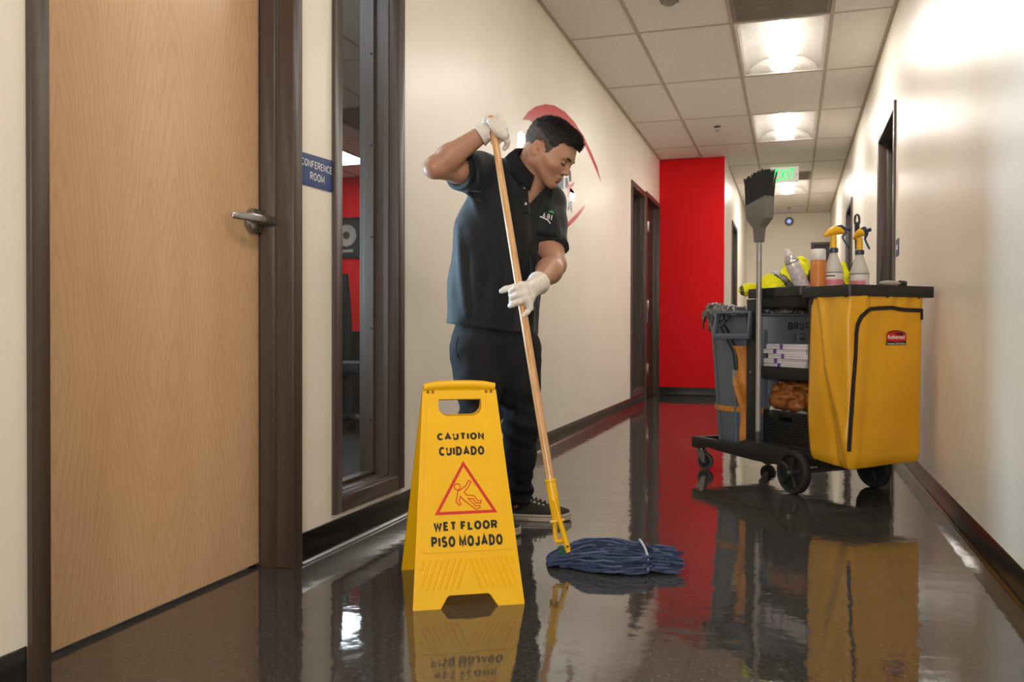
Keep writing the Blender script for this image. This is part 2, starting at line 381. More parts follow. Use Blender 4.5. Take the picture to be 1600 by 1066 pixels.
# troffers
diff_m = emit_mat('corridor_lamp_diffuser', (1, .955, .89), CORRIDOR_LIGHT)
dimmer_m = emit_mat('corridor_lamp_diffuser_dimmer', (1, .945, .87), CORRIDOR_LIGHT*.46)
dim_m = emit_mat('corridor_lamp_diffuser_dim', (1, .945, .87), CORRIDOR_LIGHT*.38)
diff_side = emit_mat('corridor_lamp_basket_side', (1, .955, .89), 1.8)
refl_m = mat('troffer_reflector_white', 'f3efe8', .4)
def troffer(label):
    t = thing('ceiling_light', label, 'ceiling light', group='recessed corridor lights'); W, L = .590, 1.222
    fr = MB(); 
    for x0, x1, y0, y1 in ((0, .02, 0, L), (W-.02, W, 0, L), (.02, W-.02, 0, .02), (.02, W-.02, L-.02, L)): fr.box(x0, x1, y0, y1, 0, .012)
    fr.box(0, W, 0, L, .118, .122); fr.obj('housing', white_enamel, t)
    for sgn in (-1, 1):
        r = MB(); prof = []
        for k in range(11):
            q = k/10; prof.append((W/2+sgn*(W/2-.02-(W/2-.02-.095)*q), .006+.10*math.sin(q*PI/2)**.8))
        R = [[(x, y, z) for x, z in prof] for y in (.02, L-.02)]
        r.rings(R, False, False, False); r.obj('reflector', refl_m, t, smooth=True, solid=.002)
    for y0, d in ((.02, 1), (L-.02, -1)):
        e = MB(); pts = [(.02 + (W-.04)*k/12) for k in range(13)]
        R = [[(x, y0, .004) for x in pts], [(x, y0+d*(.012+.05*math.sin(PI*(x-.02)/(W-.04))), .10) for x in pts]]
        e.rings(R, False, False, False); e.obj('end_plate', refl_m, t, smooth=True, solid=.002)
    # basket: perforated side walls, luminous bottom
    b = MB(); yy = [.05, .06, .09, .14, L-.14, L-.09, L-.06, .0+L-.05]; ws = [.02, .055, .082, .095, .095, .082, .055, .02]
    side = [[(W/2+sx*w_, y, z) for y, w_ in zip(yy, ws)] for sx, z in ((-1, .105), (-1, .012))]
    for sx in (-1, 1): b.rings([[(W/2+sx*w_*k_, y, z) for y, w_ in zip(yy, ws)] for z, k_ in ((.105, 1), (.02, 1), (.008, .93))], False, False, False, 0)
    b.rings([[(W/2-w_*.93, y, .008) for y, w_ in zip(yy, ws)], [(W/2-w_*.5, y, .002) for y, w_ in zip(yy, ws)], [(W/2+w_*.5, y, .002) for y, w_ in zip(yy, ws)], [(W/2+w_*.93, y, .008) for y, w_ in zip(yy, ws)]], False, False, False, 1)
    b.obj('diffuser', [diff_side, diff_m], t)
    return t
TL = None
names = {0: 'recessed corridor ceiling light with bright centre basket, largest one in view', 2: 'recessed corridor ceiling light, middle one, just before the green exit sign',
         5: 'recessed corridor ceiling light, farthest one, seen just below the exit sign'}
for j in lights:
    lab = names.get(j, {-2: 'recessed corridor ceiling light above the man, out of frame', -4: 'recessed corridor ceiling light above the camera', -6: 'recessed corridor ceiling light behind the camera'}.get(j))
    o = troffer(lab) if TL is None else copy_tree(TL); TL = TL or o; o['label'] = lab
    o.location = (GX[2]+.0125, rowsC[j+8]+.0125, ZC+.002)
    for c in [x for x in D.objects if x.parent == o and x.name.startswith('diffuser')]: c.material_slots[1].link = 'DATA'
    if j < 0:          # lamps nearer the camera, emission lowered to even out the wall brightness
        for c in [x for x in D.objects if x.parent == o and x.name.startswith('diffuser')]:
            c.material_slots[1].link = 'OBJECT'; c.material_slots[1].material = dim_m if j > -4 else dimmer_m
for j, lab in ((-1, 'grey return air grille panel beside the nearest ceiling light'), (4, 'grey return air grille panel behind the green exit sign')):
    t = thing('air_vent', lab, 'vent', (GX[2]+.014, rowsC[j+8]+S/2+.014, ZC+.002), group='return air panels')
    gm = mat('grille_grey', '8c8174', .6, 0, .12, 8)
    f = MB(); f.box(0, .586, 0, .594, .03, .034); f.obj('backing', gm, t)
    f = MB()
    for x0, x1, y0, y1 in ((0, .02, 0, .594), (.566, .586, 0, .594), (.02, .566, 0, .02), (.02, .566, .574, .594)): f.box(x0, x1, y0, y1, 0, .012)
    f.obj('frame', gm, t)
    f = MB()
    for k in range(46): f.box(.02, .566, .024+k*.012, .030+k*.012, .004, .010)
    tag(f.obj('grille_bars', gm, t), kind='stuff')
# sprinklers
def sprinkler(loc, label):
    t = thing('sprinkler_head', label, 'sprinkler', loc, group='ceiling sprinkler heads'); 
    m = MB(); m.lathe([(.034, 0), (.036, -.004), (.020, -.010), (.012, -.012)], n=20); m.obj('escutcheon', mat('bronze_sprinkler', '6b5f55', .4, .6), t, smooth=True)
    m = MB(); m.lathe([(.008, -.010), (.008, -.03), (.005, -.034)], n=12); 
    for sx in (-1, 1): m.tube([(sx*.008, 0, -.016), (sx*.013, 0, -.03), (0, 0, -.046)], .0025, 6)
    m.obj('sprinkler_body', steel, t, smooth=True)
    m = MB(); m.lathe([(.004, -.044), (.017, -.047), (.017, -.0485), (.002, -.050)], n=16); m.obj('deflector', steel, t)
sprinkler((-.700, 8.70, ZC+.002), 'sprinkler head in the ceiling tile before the red wall')
sprinkler((-.05, 14.72, ZC+.002), 'sprinkler head near the far end wall of the corridor')
t = thing('smoke_detector', 'square grey ceiling device at the top edge above the corridor', 'detector', (-.715, 5.30, ZC+.002))
m = MB(); m.box(-.055, .055, -.055, .055, -.006, 0); m.obj('mounting_plate', mat('grille_grey', '8c8174'), t, bevel=.003)
m = MB(); m.lathe([(.045, -.006), (.045, -.02), (.03, -.03), (.0, -.032)], n=20); m.obj('detector_body', mat('grille_grey', '8c8174'), t, smooth=True)
# baseboards (cove base) ---------------------------------------------------
def cove(name, pts_fn, length, parts):
    for k, (a, b) in enumerate(parts):
        m = MB(); prof = [(0, 0), (.016, 0), (.0155, .002), (.009, .0045), (.005, .011), (.0035, .02), (.003, .094), (.001, .097), (0, .097)]
        m.rings([[pts_fn(q, a, z) for q, z in prof], [pts_fn(q, b, z) for q, z in prof]])
        struct(m.obj(name, black_base, smooth=True, angle=60))
cove('baseboard_left', lambda q, y, z: (XL+q, y, z), 0, [(YB, 1.374), (2.407, 9.185)])
cove('baseboard_right', lambda q, y, z: (XR-q, y, z), 0, [(YB, 5.77), (6.94, 9.78), (10.86, YE)])
cove('baseboard_return', lambda q, x, z: (x, YR-q, z), 0, [(XL+.003, XN+.003)])
cove('baseboard_inner', lambda q, y, z: (XN+q, y, z), 0, [(YR, 11.39), (12.51, YE)])
cove('baseboard_far', lambda q, x, z: (x, YE-q, z), 0, [(XN+.003, .30)])
# doors --------------------------------------------------------------------
def door(name, side, y0, y1, ztop, leafmat, label, leafx=.11, hinges=None, face=None):
    """hollow metal frame; side -1 = left wall (face normal +X), +1 = right wall"""
    X = (XL if side < 0 else XR) if face is None else face; n = -side
    g = lambda d: X + n*d
    t = D.objects.new(name, None); COL.objects.link(t); struct(t, label)
    def jamb(ya, dr):
        P = [(.014, 0), (.014, .046), (.010, .050), (-.045, .050), (-.045, .054), (-.05, .062), (-.098, .062), (-.098, .050), (-.155, .050), (-.155, 0)]
        # face starts outside the opening, returns into the recess
        poly = [(g(d), ya+dr*(o-.022)) for d, o in P]
        m = MB(); m.prism(poly, 'z', 0, ztop+.028); return m
    jamb(y0, 1).obj('jamb', bronze, t, bevel=.0015, seg=1); jamb(y1, -1).obj('jamb', bronze, t, bevel=.0015, seg=1)
    m = MB(); P = [(.0135, -.022), (.0135, .028), (-.154, .028), (-.154, -.03), (-.05, -.03), (-.05, -.022)]
    m.prism([(g(d), ztop+o) for d, o in P], 'y', y0+.02, y1-.02); m.obj('head_jamb', bronze, t, bevel=.0015, seg=1)
    lf = MB(); x0, x1 = sorted((g(-leafx), g(-leafx-.044))); ly0, ly1 = y0+.029, y1-.029
    lf.box(0, x1-x0, 0, ly1-ly0, 0, ztop-.03-.01); o = lf.obj('door_leaf', leafmat, t, loc=(x0, ly0, .010), bevel=.002, seg=1)
    return t, g, o
d1, g1, leaf = door('door_1', -1, 1.40, 2.38, 2.16, MATS['maple'], 'light maple veneer door with lever handle in a dark bronze frame')
# lever handle on the maple door
hz, hy = 1.078, 2.312
hl = MB(); hl.lathe([(0, 0), (.038, 0), (.0400, .003), (.0400, .012), (.0365, .020), (.024, .026), (.0, .027)], axis='x', n=32); 
lev = hl.obj('lever_rose', steel, d1, smooth=True, loc=(g1(-.11), hy, hz))
hl = MB(); hl.lathe([(.0125, .02), (.0125, .060), (0, .061)], axis='x', n=20); hl.obj('lever_neck', steel, d1, smooth=True, loc=(g1(-.11), hy, hz))
hl = MB(); R = []
for k, (dy, dx, hh, th) in enumerate([(.036, .060, .009, .005), (.033, .060, .0135, .007), (.02, .060, .0145, .008), (-.02, .060, .0145, .008), (-.068, .059, .0140, .0075), (-.080, .056, .0140, .0075), (-.110, .044, .0120, .0065), (-.138, .032, .0105, .006), (-.142, .030, .008, .004)]):
    R.append([(dx+th*math.cos(a)*(.9 if abs(math.cos(a)) > .5 else 1), dy, hh*math.sin(a)) for a in [PI/4*q+PI/8 for q in range(8)]])
hl.rings(R); hl.obj('lever', steel, d1, smooth=True, loc=(g1(-.11), hy, hz), bevel=.001)
brown_leaf = mat('dark_brown_door', '33281f', .4, 0, .15, 8)
d2, g2, _ = door('door_2', -1, 9.22, 10.16, 2.2, brown_leaf, 'dark brown door beside the red wall with silver hinges', leafx=.06)
for z in (.34, 1.02, 1.86):
    m = MB(); m.box(0, .006, 0, .10, 0, .115); m.tube([(.006, .05, -.004), (.006, .05, .119)], .009, 8)
    m.obj('hinge', steel, d2, loc=(g2(.013), 9.225, z-.06), bevel=.002, seg=1)
m = MB(); m.box(0, .004, 0, .045, 0, .11); m.obj('sticker', mat('blue_sticker', '3f78b8', .5), d2, loc=(g2(.013), 9.235, .845), bevel=.001, seg=1)
d3, g3, _ = door('door_3', 1, 5.83, 6.88, 2.14, brown_leaf, 'dark doorway in the right wall behind the cart')
door('door_4', 1, 9.84, 10.80, 2.14, brown_leaf, 'dark doorway farther along the right wall')
door('door_5', -1, 11.45, 12.45, 2.14, brown_leaf, 'dark doorway past the red wall', face=XN)
de = D.objects.new('door_6', None); COL.objects.link(de); struct(de, 'dark door in the far end wall')
m = MB(); m.box(.335, .60, YE+.03, YE+.07, .005, 2.19); m.obj('door_leaf', brown_leaf, de)
m = MB(); m.box(.30, .345, YE-.012, YE+.12, 0, 2.24); m.obj('jamb', bronze, de); m = MB(); m.box(.345, .60, YE-.012, YE+.12, 2.195, 2.24); m.obj('head_jamb', bronze, de)
# windows ------------------------------------------------------------------
def window(name, y0, y1, z0, z1, label):
    t = D.objects.new(name, None); COL.objects.link(t); struct(t, label); g = lambda d: XL+d
    P = [(.013, -.024), (.013, .028), (.009, .032), (-.030, .032), (-.030, .037), (-.052, .037), (-.052, .032), (-.09, .032), (-.09, .046), (-.112, .046), (-.135, .046), (-.135, .032), (-.158, .032), (-.158, -.001), (.0, -.001), (.0, -.024)]
    for nm, f in (('side_frame', [(g(d), y0+o) for d, o in P]), ('side_frame', [(g(d), y1-o) for d, o in P])):
        m = MB(); m.prism(f, 'z', z0-.024, z1+.024); m.obj(nm, bronze, t, bevel=.0012, seg=1)
    for f in ([(g(d), z0+o) for d, o in P], [(g(d), z1-o) for d, o in P]):
        m = MB(); m.prism(f, 'y', y0+.028, y1-.028); m.obj('sill_frame', bronze, t, bevel=.0012, seg=1)
    m = MB(); m.box(g(-.126), g(-.120), y0+.034, y1-.034, z0+.034, z1-.034); m.obj('pane', MATS['glass'], t)
    for z in np.arange(z0+.25, z1, .36):
        m = MB(); m.lathe([(0, 0), (.004, 0), (.004, .002), (0, .003)], axis='y', n=10); m.obj('screw', dark, t, loc=(g(-.10), y1-.046, z), rot=(0, 0, PI))
    return t
window('window_1', 2.632, 3.140, .14, 2.18, 'tall narrow window in a bronze frame next to the conference room sign')
window('window_2', 8.346, 9.140, .124, 2.18, 'tall narrow dark window farther along the left wall')
# conference room behind the glass ----------------------------------------
CX0, CX1, CY0, CY1 = -6.3, XL-WT, -.8, 10.15
m = MB(); m.box(CX0, CX1, CY0, CY1, -.12, 0); struct(m.obj('floor_conference', mat('charcoal_carpet', '3a3633', .9, 0, .25, 60)))
m = MB(); m.box(CX0, CX1-.001, CY1, CY1+.12, 0, ZC); struct(m.obj('wall_conference_far', MATS['red']))
m = MB(); m.box(CX0-.12, CX0, CY0, CY1+.12, 0, ZC); struct(m.obj('wall_conference_side', MATS['confwall']))
m = MB(); m.box(CX0, CX1, CY0-.12, CY0, 0, ZC); struct(m.obj('wall_conference_near', MATS['confwall']))
m = MB(); m.box(CX0, CX1, CY0, CY1, ZC+.14, ZC+.2); CC = struct(m.obj('ceiling_conference', dark))
cgx = [CX0, -5.965, -5.355, -4.745, -4.135, -3.525, -2.915, -2.305, CX1]; cgy = [CY0, .90, 2.12, 3.34, 4.56, 5.78, 7.00, 8.22, 9.44, CY1]
clights = {(2, 7), (1, 4), (6, 2), (4, 1), (6, 1)}
cvent = (4, 6)
for i in range(8):
    for j in range(9):
        if (i, j) in clights or (i, j) == cvent: continue
        inst('ceiling_tile', ctile(cgx[i+1]-cgx[i], cgy[j+1]-cgy[j]), CC, (cgx[i], cgy[j], ZC+.003))
for x in cgx[1:-1]: bar_mesh(CY1-CY0, 'y').obj('grid_bar', gridm, CC, loc=(x, CY0, ZC))
for y in cgy[1:-1]: bar_mesh(CX1-CX0, 'x').obj('grid_bar', gridm, CC, loc=(CX0, y, ZC))
conf_diff = emit_mat('conference_lamp_lens', (.80, .90, 1.0), CONFERENCE_LIGHT)
for (i, j) in sorted(clights):
    lab = 'bright rectangular ceiling light seen through the window, above the red wall' if (i, j) == (2, 7) else {(1, 4): 'rectangular ceiling light deep inside the conference room', (6, 2): 'rectangular ceiling light nearest the conference room window', (4, 1): 'rectangular ceiling light midway inside the conference room', (6, 1): 'rectangular ceiling light behind the maple door'}.get((i, j))
    t = thing('ceiling_panel_light', lab, 'ceiling light', (cgx[i]+.013, cgy[j]+.013, ZC+.002), group='conference room lights')
    m = MB(); W, L = .584, 1.194
    for x0, x1, y0, y1 in ((0, .03, 0, L), (W-.03, W, 0, L), (.03, W-.03, 0, .03), (.03, W-.03, L-.03, L)): m.box(x0, x1, y0, y1, 0, .05)
    m.obj('frame', white_enamel, t)
    m = MB(); m.box(.03, W-.03, .03, L-.03, .012, .016); m.obj('lens', conf_diff, t)
t = thing('air_vent', 'grey ceiling vent seen through the conference room window', 'vent', (cgx[4]+.013, cgy[6]+.013, ZC+.002), group='return air panels')
m = MB(); m.box(0, .584, 0, 1.19, .02, .03); m.obj('backing', mat('grille_grey', '8c8174'), t)
m = MB()
for k in range(40): m.box(0, .584, k*.03, k*.03+.016, 0, .012)
tag(m.obj('grille_bars', mat('grille_grey', '8c8174'), t), kind='stuff')
sprinkler((-3.95, 7.6, ZC+.002), 'sprinkler head seen through the conference room window')
# framed record on the red wall
t = thing('framed_record', 'framed silver record hanging on the red conference room wall', 'picture', (-5.53, CY1, 1.955))
m = MB()
for x0, x1, z0, z1 in ((-.23, .21, .235, .26), (-.23, .21, -.265, -.24), (-.23, -.205, -.24, .235), (.185, .21, -.24, .235)): m.box(x0, x1, -.03, 0, z0, z1)
m.obj('frame', mat('black_lacquer', '100f0f', .3), t)
m = MB(); m.box(-.205, .185, -.012, 0, -.24, .235); m.obj('backing', mat('dark_mat_board', '2a2725', .7), t)
m = MB(); m.lathe([(.02, 0), (.142, 0), (.145, -.003), (.142, -.006), (.055, -.006), (.02, -.006)], axis='y', n=48, c=(0, -.012, .03), R=None); m.obj('record', mat('silver_record', 'c9c6c4', .22, 1), t, smooth=True)
m = MB(); m.lathe([(0, 0), (.05, 0), (.05, -.002), (0, -.002)], axis='y', n=32, c=(0, -.0185, .03)); m.obj('record_label', mat('dark_record_label', '3a3532', .5), t)
m = MB(); m.box(-.11, .10, -.018, -.012, -.19, -.155); m.obj('plaque', mat('silver_plaque', 'b9b5b0', .35, .8), t)
# wall decals --------------------------------------------------------------
t = thing('wall_logo', 'red swoosh and blue lettering logo on the cream wall behind the man', 'logo', (XL+.0004, 5.6, 1.85))
def decal(polys, name, mt, off=.0012):
    for k, P in enumerate(polys):
        m = MB(); m.prism([(y-5.6, z-1.85) for y, z in P], 'x', 0, off+k*.0003); m.obj(name, mt, t)
dred = mat('red_vinyl', 'c8202b', .25); dblue = mat('navy_vinyl', '22386e', .25); dsil = mat('silver_foil', 'e9e9ec', .08, .9)
decal([[(4.785, 1.958), (4.90, 2.03), (5.05, 2.098), (5.262, 2.165), (5.484, 2.212), (5.761, 2.237), (6.025, 2.230), (6.314, 2.190), (6.583, 2.122), (6.80, 2.045), (6.94, 1.95), (6.776, 2.012), (6.55, 2.082), (6.30, 2.142), (6.05, 2.176), (5.80, 2.172), (5.55, 2.145), (5.3, 2.085), (5.12, 2.02), (5.03, 1.985), (4.92, 1.985)]], 'upper_swoosh', dred)
decal([[(6.412, 1.695), (6.238, 1.607), (6.035, 1.524), (5.789, 1.442), (5.50, 1.375), (5.20, 1.345), (5.0, 1.345), (5.2, 1.358), (5.50, 1.398), (5.789, 1.472), (5.957, 1.534), (6.155, 1.606), (6.343, 1.682)]], 'lower_swoosh', dred)
decal([[(5.18, 1.70), (5.33, 1.70), (5.33, 1.86), (5.18, 1.86)], [(5.38, 1.70), (5.52, 1.70), (5.52, 1.86), (5.38, 1.86)], [(5.575, 1.70), (5.722, 1.705), (5.722, 1.80), (5.575, 1.79)], [(5.785, 1.726), (5.835, 1.729), (5.835, 1.80), (5.785, 1.792)],
       [(5.886, 1.783), (5.945, 1.793), (5.920, 1.869), (5.880, 1.853)]], 'letter', dblue)
decal([[(5.835, 1.79), (5.885, 1.757), (6.051, 1.809), (5.954, 1.748), (6.072, 1.723), (5.916, 1.713), (5.842, 1.665), (5.86, 1.722)]], 'star', dred)
decal([[(5.90, 1.745), (6.00, 1.735), (6.07, 1.715), (6.03, 1.67), (5.95, 1.64), (5.90, 1.66)], [(4.69, 1.86), (4.736, 1.89), (4.86, 1.865), (4.80, 1.82), (4.736, 1.775), (4.67, 1.75)]], 'foil', dsil)
decal([[(5.872, 1.642), (5.955, 1.654), (5.976, 1.578), (5.91, 1.601), (5.843, 1.574)]], 'ribbon_tail', dblue)
t = thing('room_sign', 'blue wall sign reading CONFERENCE ROOM between door and window', 'sign', (XL, 2.405, 1.205))
m = MB(); m.prism([(0, 0), (.199, .002), (.199, .108), (0, .100)], 'x', 0, .005); m.obj('plate', mat('navy_sign_plastic', '1d3f7c', .3), t, bevel=.0008, seg=1)
m = MB()
for s_, cy_, cz, ww in (('CONFERENCE', .098, .072, .192), ('ROOM', .101, .035, .090)):
    V, Fs = block_text(s_, ww, .0275, .17, .15); flat(m, V, Fs, lambda x, y: (.0056, cy_+x, cz+y))
m.obj('lettering', mat('white_sign_print', 'eceae6', .5), t)
t = thing('door_sign', 'small purple and white sign beside the far brown door', 'sign', (XL, 9.145, 1.16))
m = MB(); m.box(0, .004, 0, .05, 0, .13); m.obj('plate', mat('purple_sign', '4a2a5c', .4), t)
m = MB(); m.box(.004, .005, .008, .042, .035, .095); m.obj('insert', mat('white_sign_print', 'eceae6', .5), t)
t = thing('door_sign', 'small blue wall sign beside the doorway behind the cart', 'sign', (XR, 5.61, 1.20))
m = MB(); m.box(-.004, 0, 0, .14, 0, .10); m.obj('plate', mat('slate_blue_sign', '3c4c74', .4), t)
m = MB(); m.box(-.005, -.004, .045, .095, .035, .065); m.obj('insert', mat('white_sign_print', 'eceae6', .5), t)
# exit sign
t = thing('exit_sign', 'illuminated green EXIT sign hanging from the corridor ceiling', 'sign', (-.094, 11.06, ZC-.19))
m = MB(); m.box(-.165, .165, -.02, .02, 0, .185); m.obj('housing', emit_mat('exit_edge_lit_panel', (.80, .74, .68), .30), t, bevel=.004)
m = MB(); m.box(-.05, .05, -.015, .015, .185, .19); m.obj('canopy', white_enamel, t)
V, Fs = block_text('EXIT', .225, .145, .17, .13); m = MB(); flat(m, V, Fs, lambda x, y: (x-.0, -.0215, .093+y)); m.obj('lettering', emit_mat('exit_green', (.0, .85, .16), 1.1), t)
m = MB(); m.prism([(.135, .075), (.150, .093), (.135, .111)], 'y', -.0215, -.021); m.obj('arrow', mat('exit_grey_arrow', 'c3cbbf', .5), t)
# device with blue light on the end wall
t = thing('wall_sensor', 'round sensor glowing blue high on the far end wall', 'sensor', (-.05, YE, 2.605))
m = MB(); m.lathe([(.075, 0), (.075, -.02), (.06, -.03), (.03, -.034), (.0, -.035)], axis='y', n=28); m.obj('housing', mat('sensor_grey', '8e867b', .5), t, smooth=True)
m = MB(); m.lathe([(.012, -.034), (.030, -.034), (.030, -.038), (.012, -.038)], axis='y', n=28); m.obj('light_ring', emit_mat('blue_led', (.12, .2, 1.0), 2.2), t)
# chair, table and bag behind the glass
CHM = mat('black_chair_mesh', '151415', .6); CHP = mat('black_chair_plastic', '1c1b1b', .4)
def office_chair(loc, rz, label):
    t = thing('office_chair', label, 'chair', loc, rz, 'conference room chairs')
    m = MB(); m.box(-.25, .25, -.25, .25, .44, .52); m.obj('seat', CHM, t, bevel=.035, seg=3)
    m = MB(); R = []
    for k in range(9):
        q = k/8; z = .56+.56*q; wd = .22+.03*math.sin(q*PI); y = .24+.05*math.sin(q*2.2); 
        R.append([(wd*c, y+.04*(c*c), z) for c in (-1, -.6, -.2, .2, .6, 1)]+[(wd*c, y+.035+.04*(c*c), z) for c in (1, .6, .2, -.2, -.6, -1)])
    m.rings(R); m.obj('backrest', CHM, t, smooth=True)
    m = MB(); m.tube([(0, .05, .42), (0, .27, .44), (0, .31, .62), (0, .31, .85)], .022, 8); m.obj('back_support', CHP, t, smooth=True)
    for sx in (-1, 1):
        m = MB(); m.tube([(sx*.26, .06, .46), (sx*.31, .04, .52), (sx*.31, .02, .68)], .016, 8); m.box(sx*.31-.04, sx*.31+.04, -.12, .14, .68, .705); m.obj('armrest', CHP, t, bevel=.006)
    m = MB(); m.tube([(0, 0, .10), (0, 0, .44)], [.03, .024], 12); m.obj('gas_column', CHP, t, smooth=True)
    for k in range(5):
        a = 2*PI*k/5+.3; c, s_ = math.cos(a), math.sin(a)
        m = MB(); m.tube([(0, 0, .13), (.15*c, .15*s_, .115), (.30*c, .30*s_, .085)], [.03, .024, .018], 8); lg = m.obj('leg', CHP, t, smooth=True)
        m = MB(); m.lathe([(0, -.022), (.03, -.022), (.03, -.004), (.012, 0), (.03, .004), (.03, .022), (0, .022)], axis='x', n=14, c=(.30*c, .30*s_, .03)); m.obj('caster', CHP, lg, smooth=True)
    return t
office_chair((-2.985, 5.53, 0), 3.0, 'black office chair closest behind the conference room window')
office_chair((-3.05, 7.9, 0), 1.6, 'black office chair farther back beside the conference table')
t = thing('conference_table', 'dark conference table partly visible through the window', 'table', (-4.05, 6.9, 0))
m = MB(); m.box(-.55, .55, -1.5, 1.5, .70, .74); m.obj('tabletop', mat('dark_table_laminate', '2a211c', .35), t, bevel=.006)
for sy in (-1, 1):
    m = MB(); m.box(-.3, .3, sy*1.0-.05, sy*1.0+.05, 0, .70); m.obj('leg', mat('dark_table_laminate', '2a211c'), t)
t = thing('plastic_bag', 'white plastic bag with red print standing on the conference table', 'bag', (-3.66, 6.55, .74))
m = MB(); R = []
for k in range(12):
    q = k/11; R.append([((.085*(1-.55*q)+.012*math.sin(5*a+q*9))*math.cos(a), (.06*(1-.5*q)+.010*math.cos(4*a+q*7))*math.sin(a)+.05*q, .22*q) for a in [2*PI*i/18 for i in range(18)]])
m.rings(R); m.obj('bag_body', mat('white_bag_plastic', 'e6e6e6', .35), t, smooth=True)
m = MB(); m.tube([(.03, .05, .20), (.06, .07, .27), (.02, .08, .29), (-.03, .06, .21)], .012, 6, flat=.4); m.obj('bag_handle', mat('white_bag_plastic', 'e6e6e6'), t, smooth=True)
m = MB(); m.lathe([(0, 0), (.035, 0), (.035, .002), (0, .002)], axis='y', n=16, c=(.01, -.062, .09)); m.obj('red_print', dred, t)
# ------------------------------------------------------------ smooth solid modelling: distance fields -> surface nets
class SDF:
    """list of smooth-blended solids evaluated on point arrays (N,3)"""
    def __init__(s): s.ops = []
    def cone(s, a, b, ra, rb=None, k=.02, op='u', T=None):
        a, b = np.array(a, float), np.array(b, float); rb = ra if rb is None else rb
        ba = b-a; L2 = max(ba @ ba, 1e-9)
        def f(P):
            t = np.clip(((P-a) @ ba)/L2, 0, 1)
            return np.linalg.norm(P-a-t[:, None]*ba, axis=1) - (ra+(rb-ra)*t)
        s.ops.append((f, k, op, T)); return s
    def ell(s, c, r, R=None, k=.02, op='u', T=None):
        c, r = np.array(c, float), np.array(r, float); R = np.eye(3) if R is None else np.array(R, float)   # R rows = local axes
        def f(P):
            q = (P-c) @ R.T; k0 = np.linalg.norm(q/r, axis=1); k1 = np.linalg.norm(q/(r*r), axis=1)
            return np.where(k1 < 1e-9, -r.min(), k0*(k0-1)/np.maximum(k1, 1e-9))
        s.ops.append((f, k, op, T)); return s
    def plane(s, p, n, k=.0, op='s'):
        """cut away the side the normal points to"""
        p, n = np.array(p, float), np.array(n, float); n = n/np.linalg.norm(n)
        s.ops.append((lambda P: -((P-p) @ n), k, 'sp', None)); return s
    def fn(s, f, k=.0, op='u'): s.ops.append((f, k, op, None)); return s
    def add(s, f): s.ops.append((f, 0, 'add', None)); return s
    def __call__(s, P):
        P = np.asarray(P, float); d = np.full(len(P), 1e3)
        for f, k, op, T in s.ops:
            e = f(P if T is None else T(P))
            if op == 'add': d = d+e; continue
            if op == 'u':
                if k > 0:
                    h = np.maximum(k-np.abs(d-e), 0)/k; d = np.minimum(d, e)-h*h*k*.25
                else: d = np.minimum(d, e)
            elif op == 's' or op == 'sp':       # subtract e
                m = -e if op == 's' else -e
                if k > 0:
                    h = np.maximum(k-np.abs(d-m), 0)/k; d = np.maximum(d, m)+h*h*k*.25
                else: d = np.maximum(d, m)
            elif op == 'i': d = np.maximum(d, e)
        return d
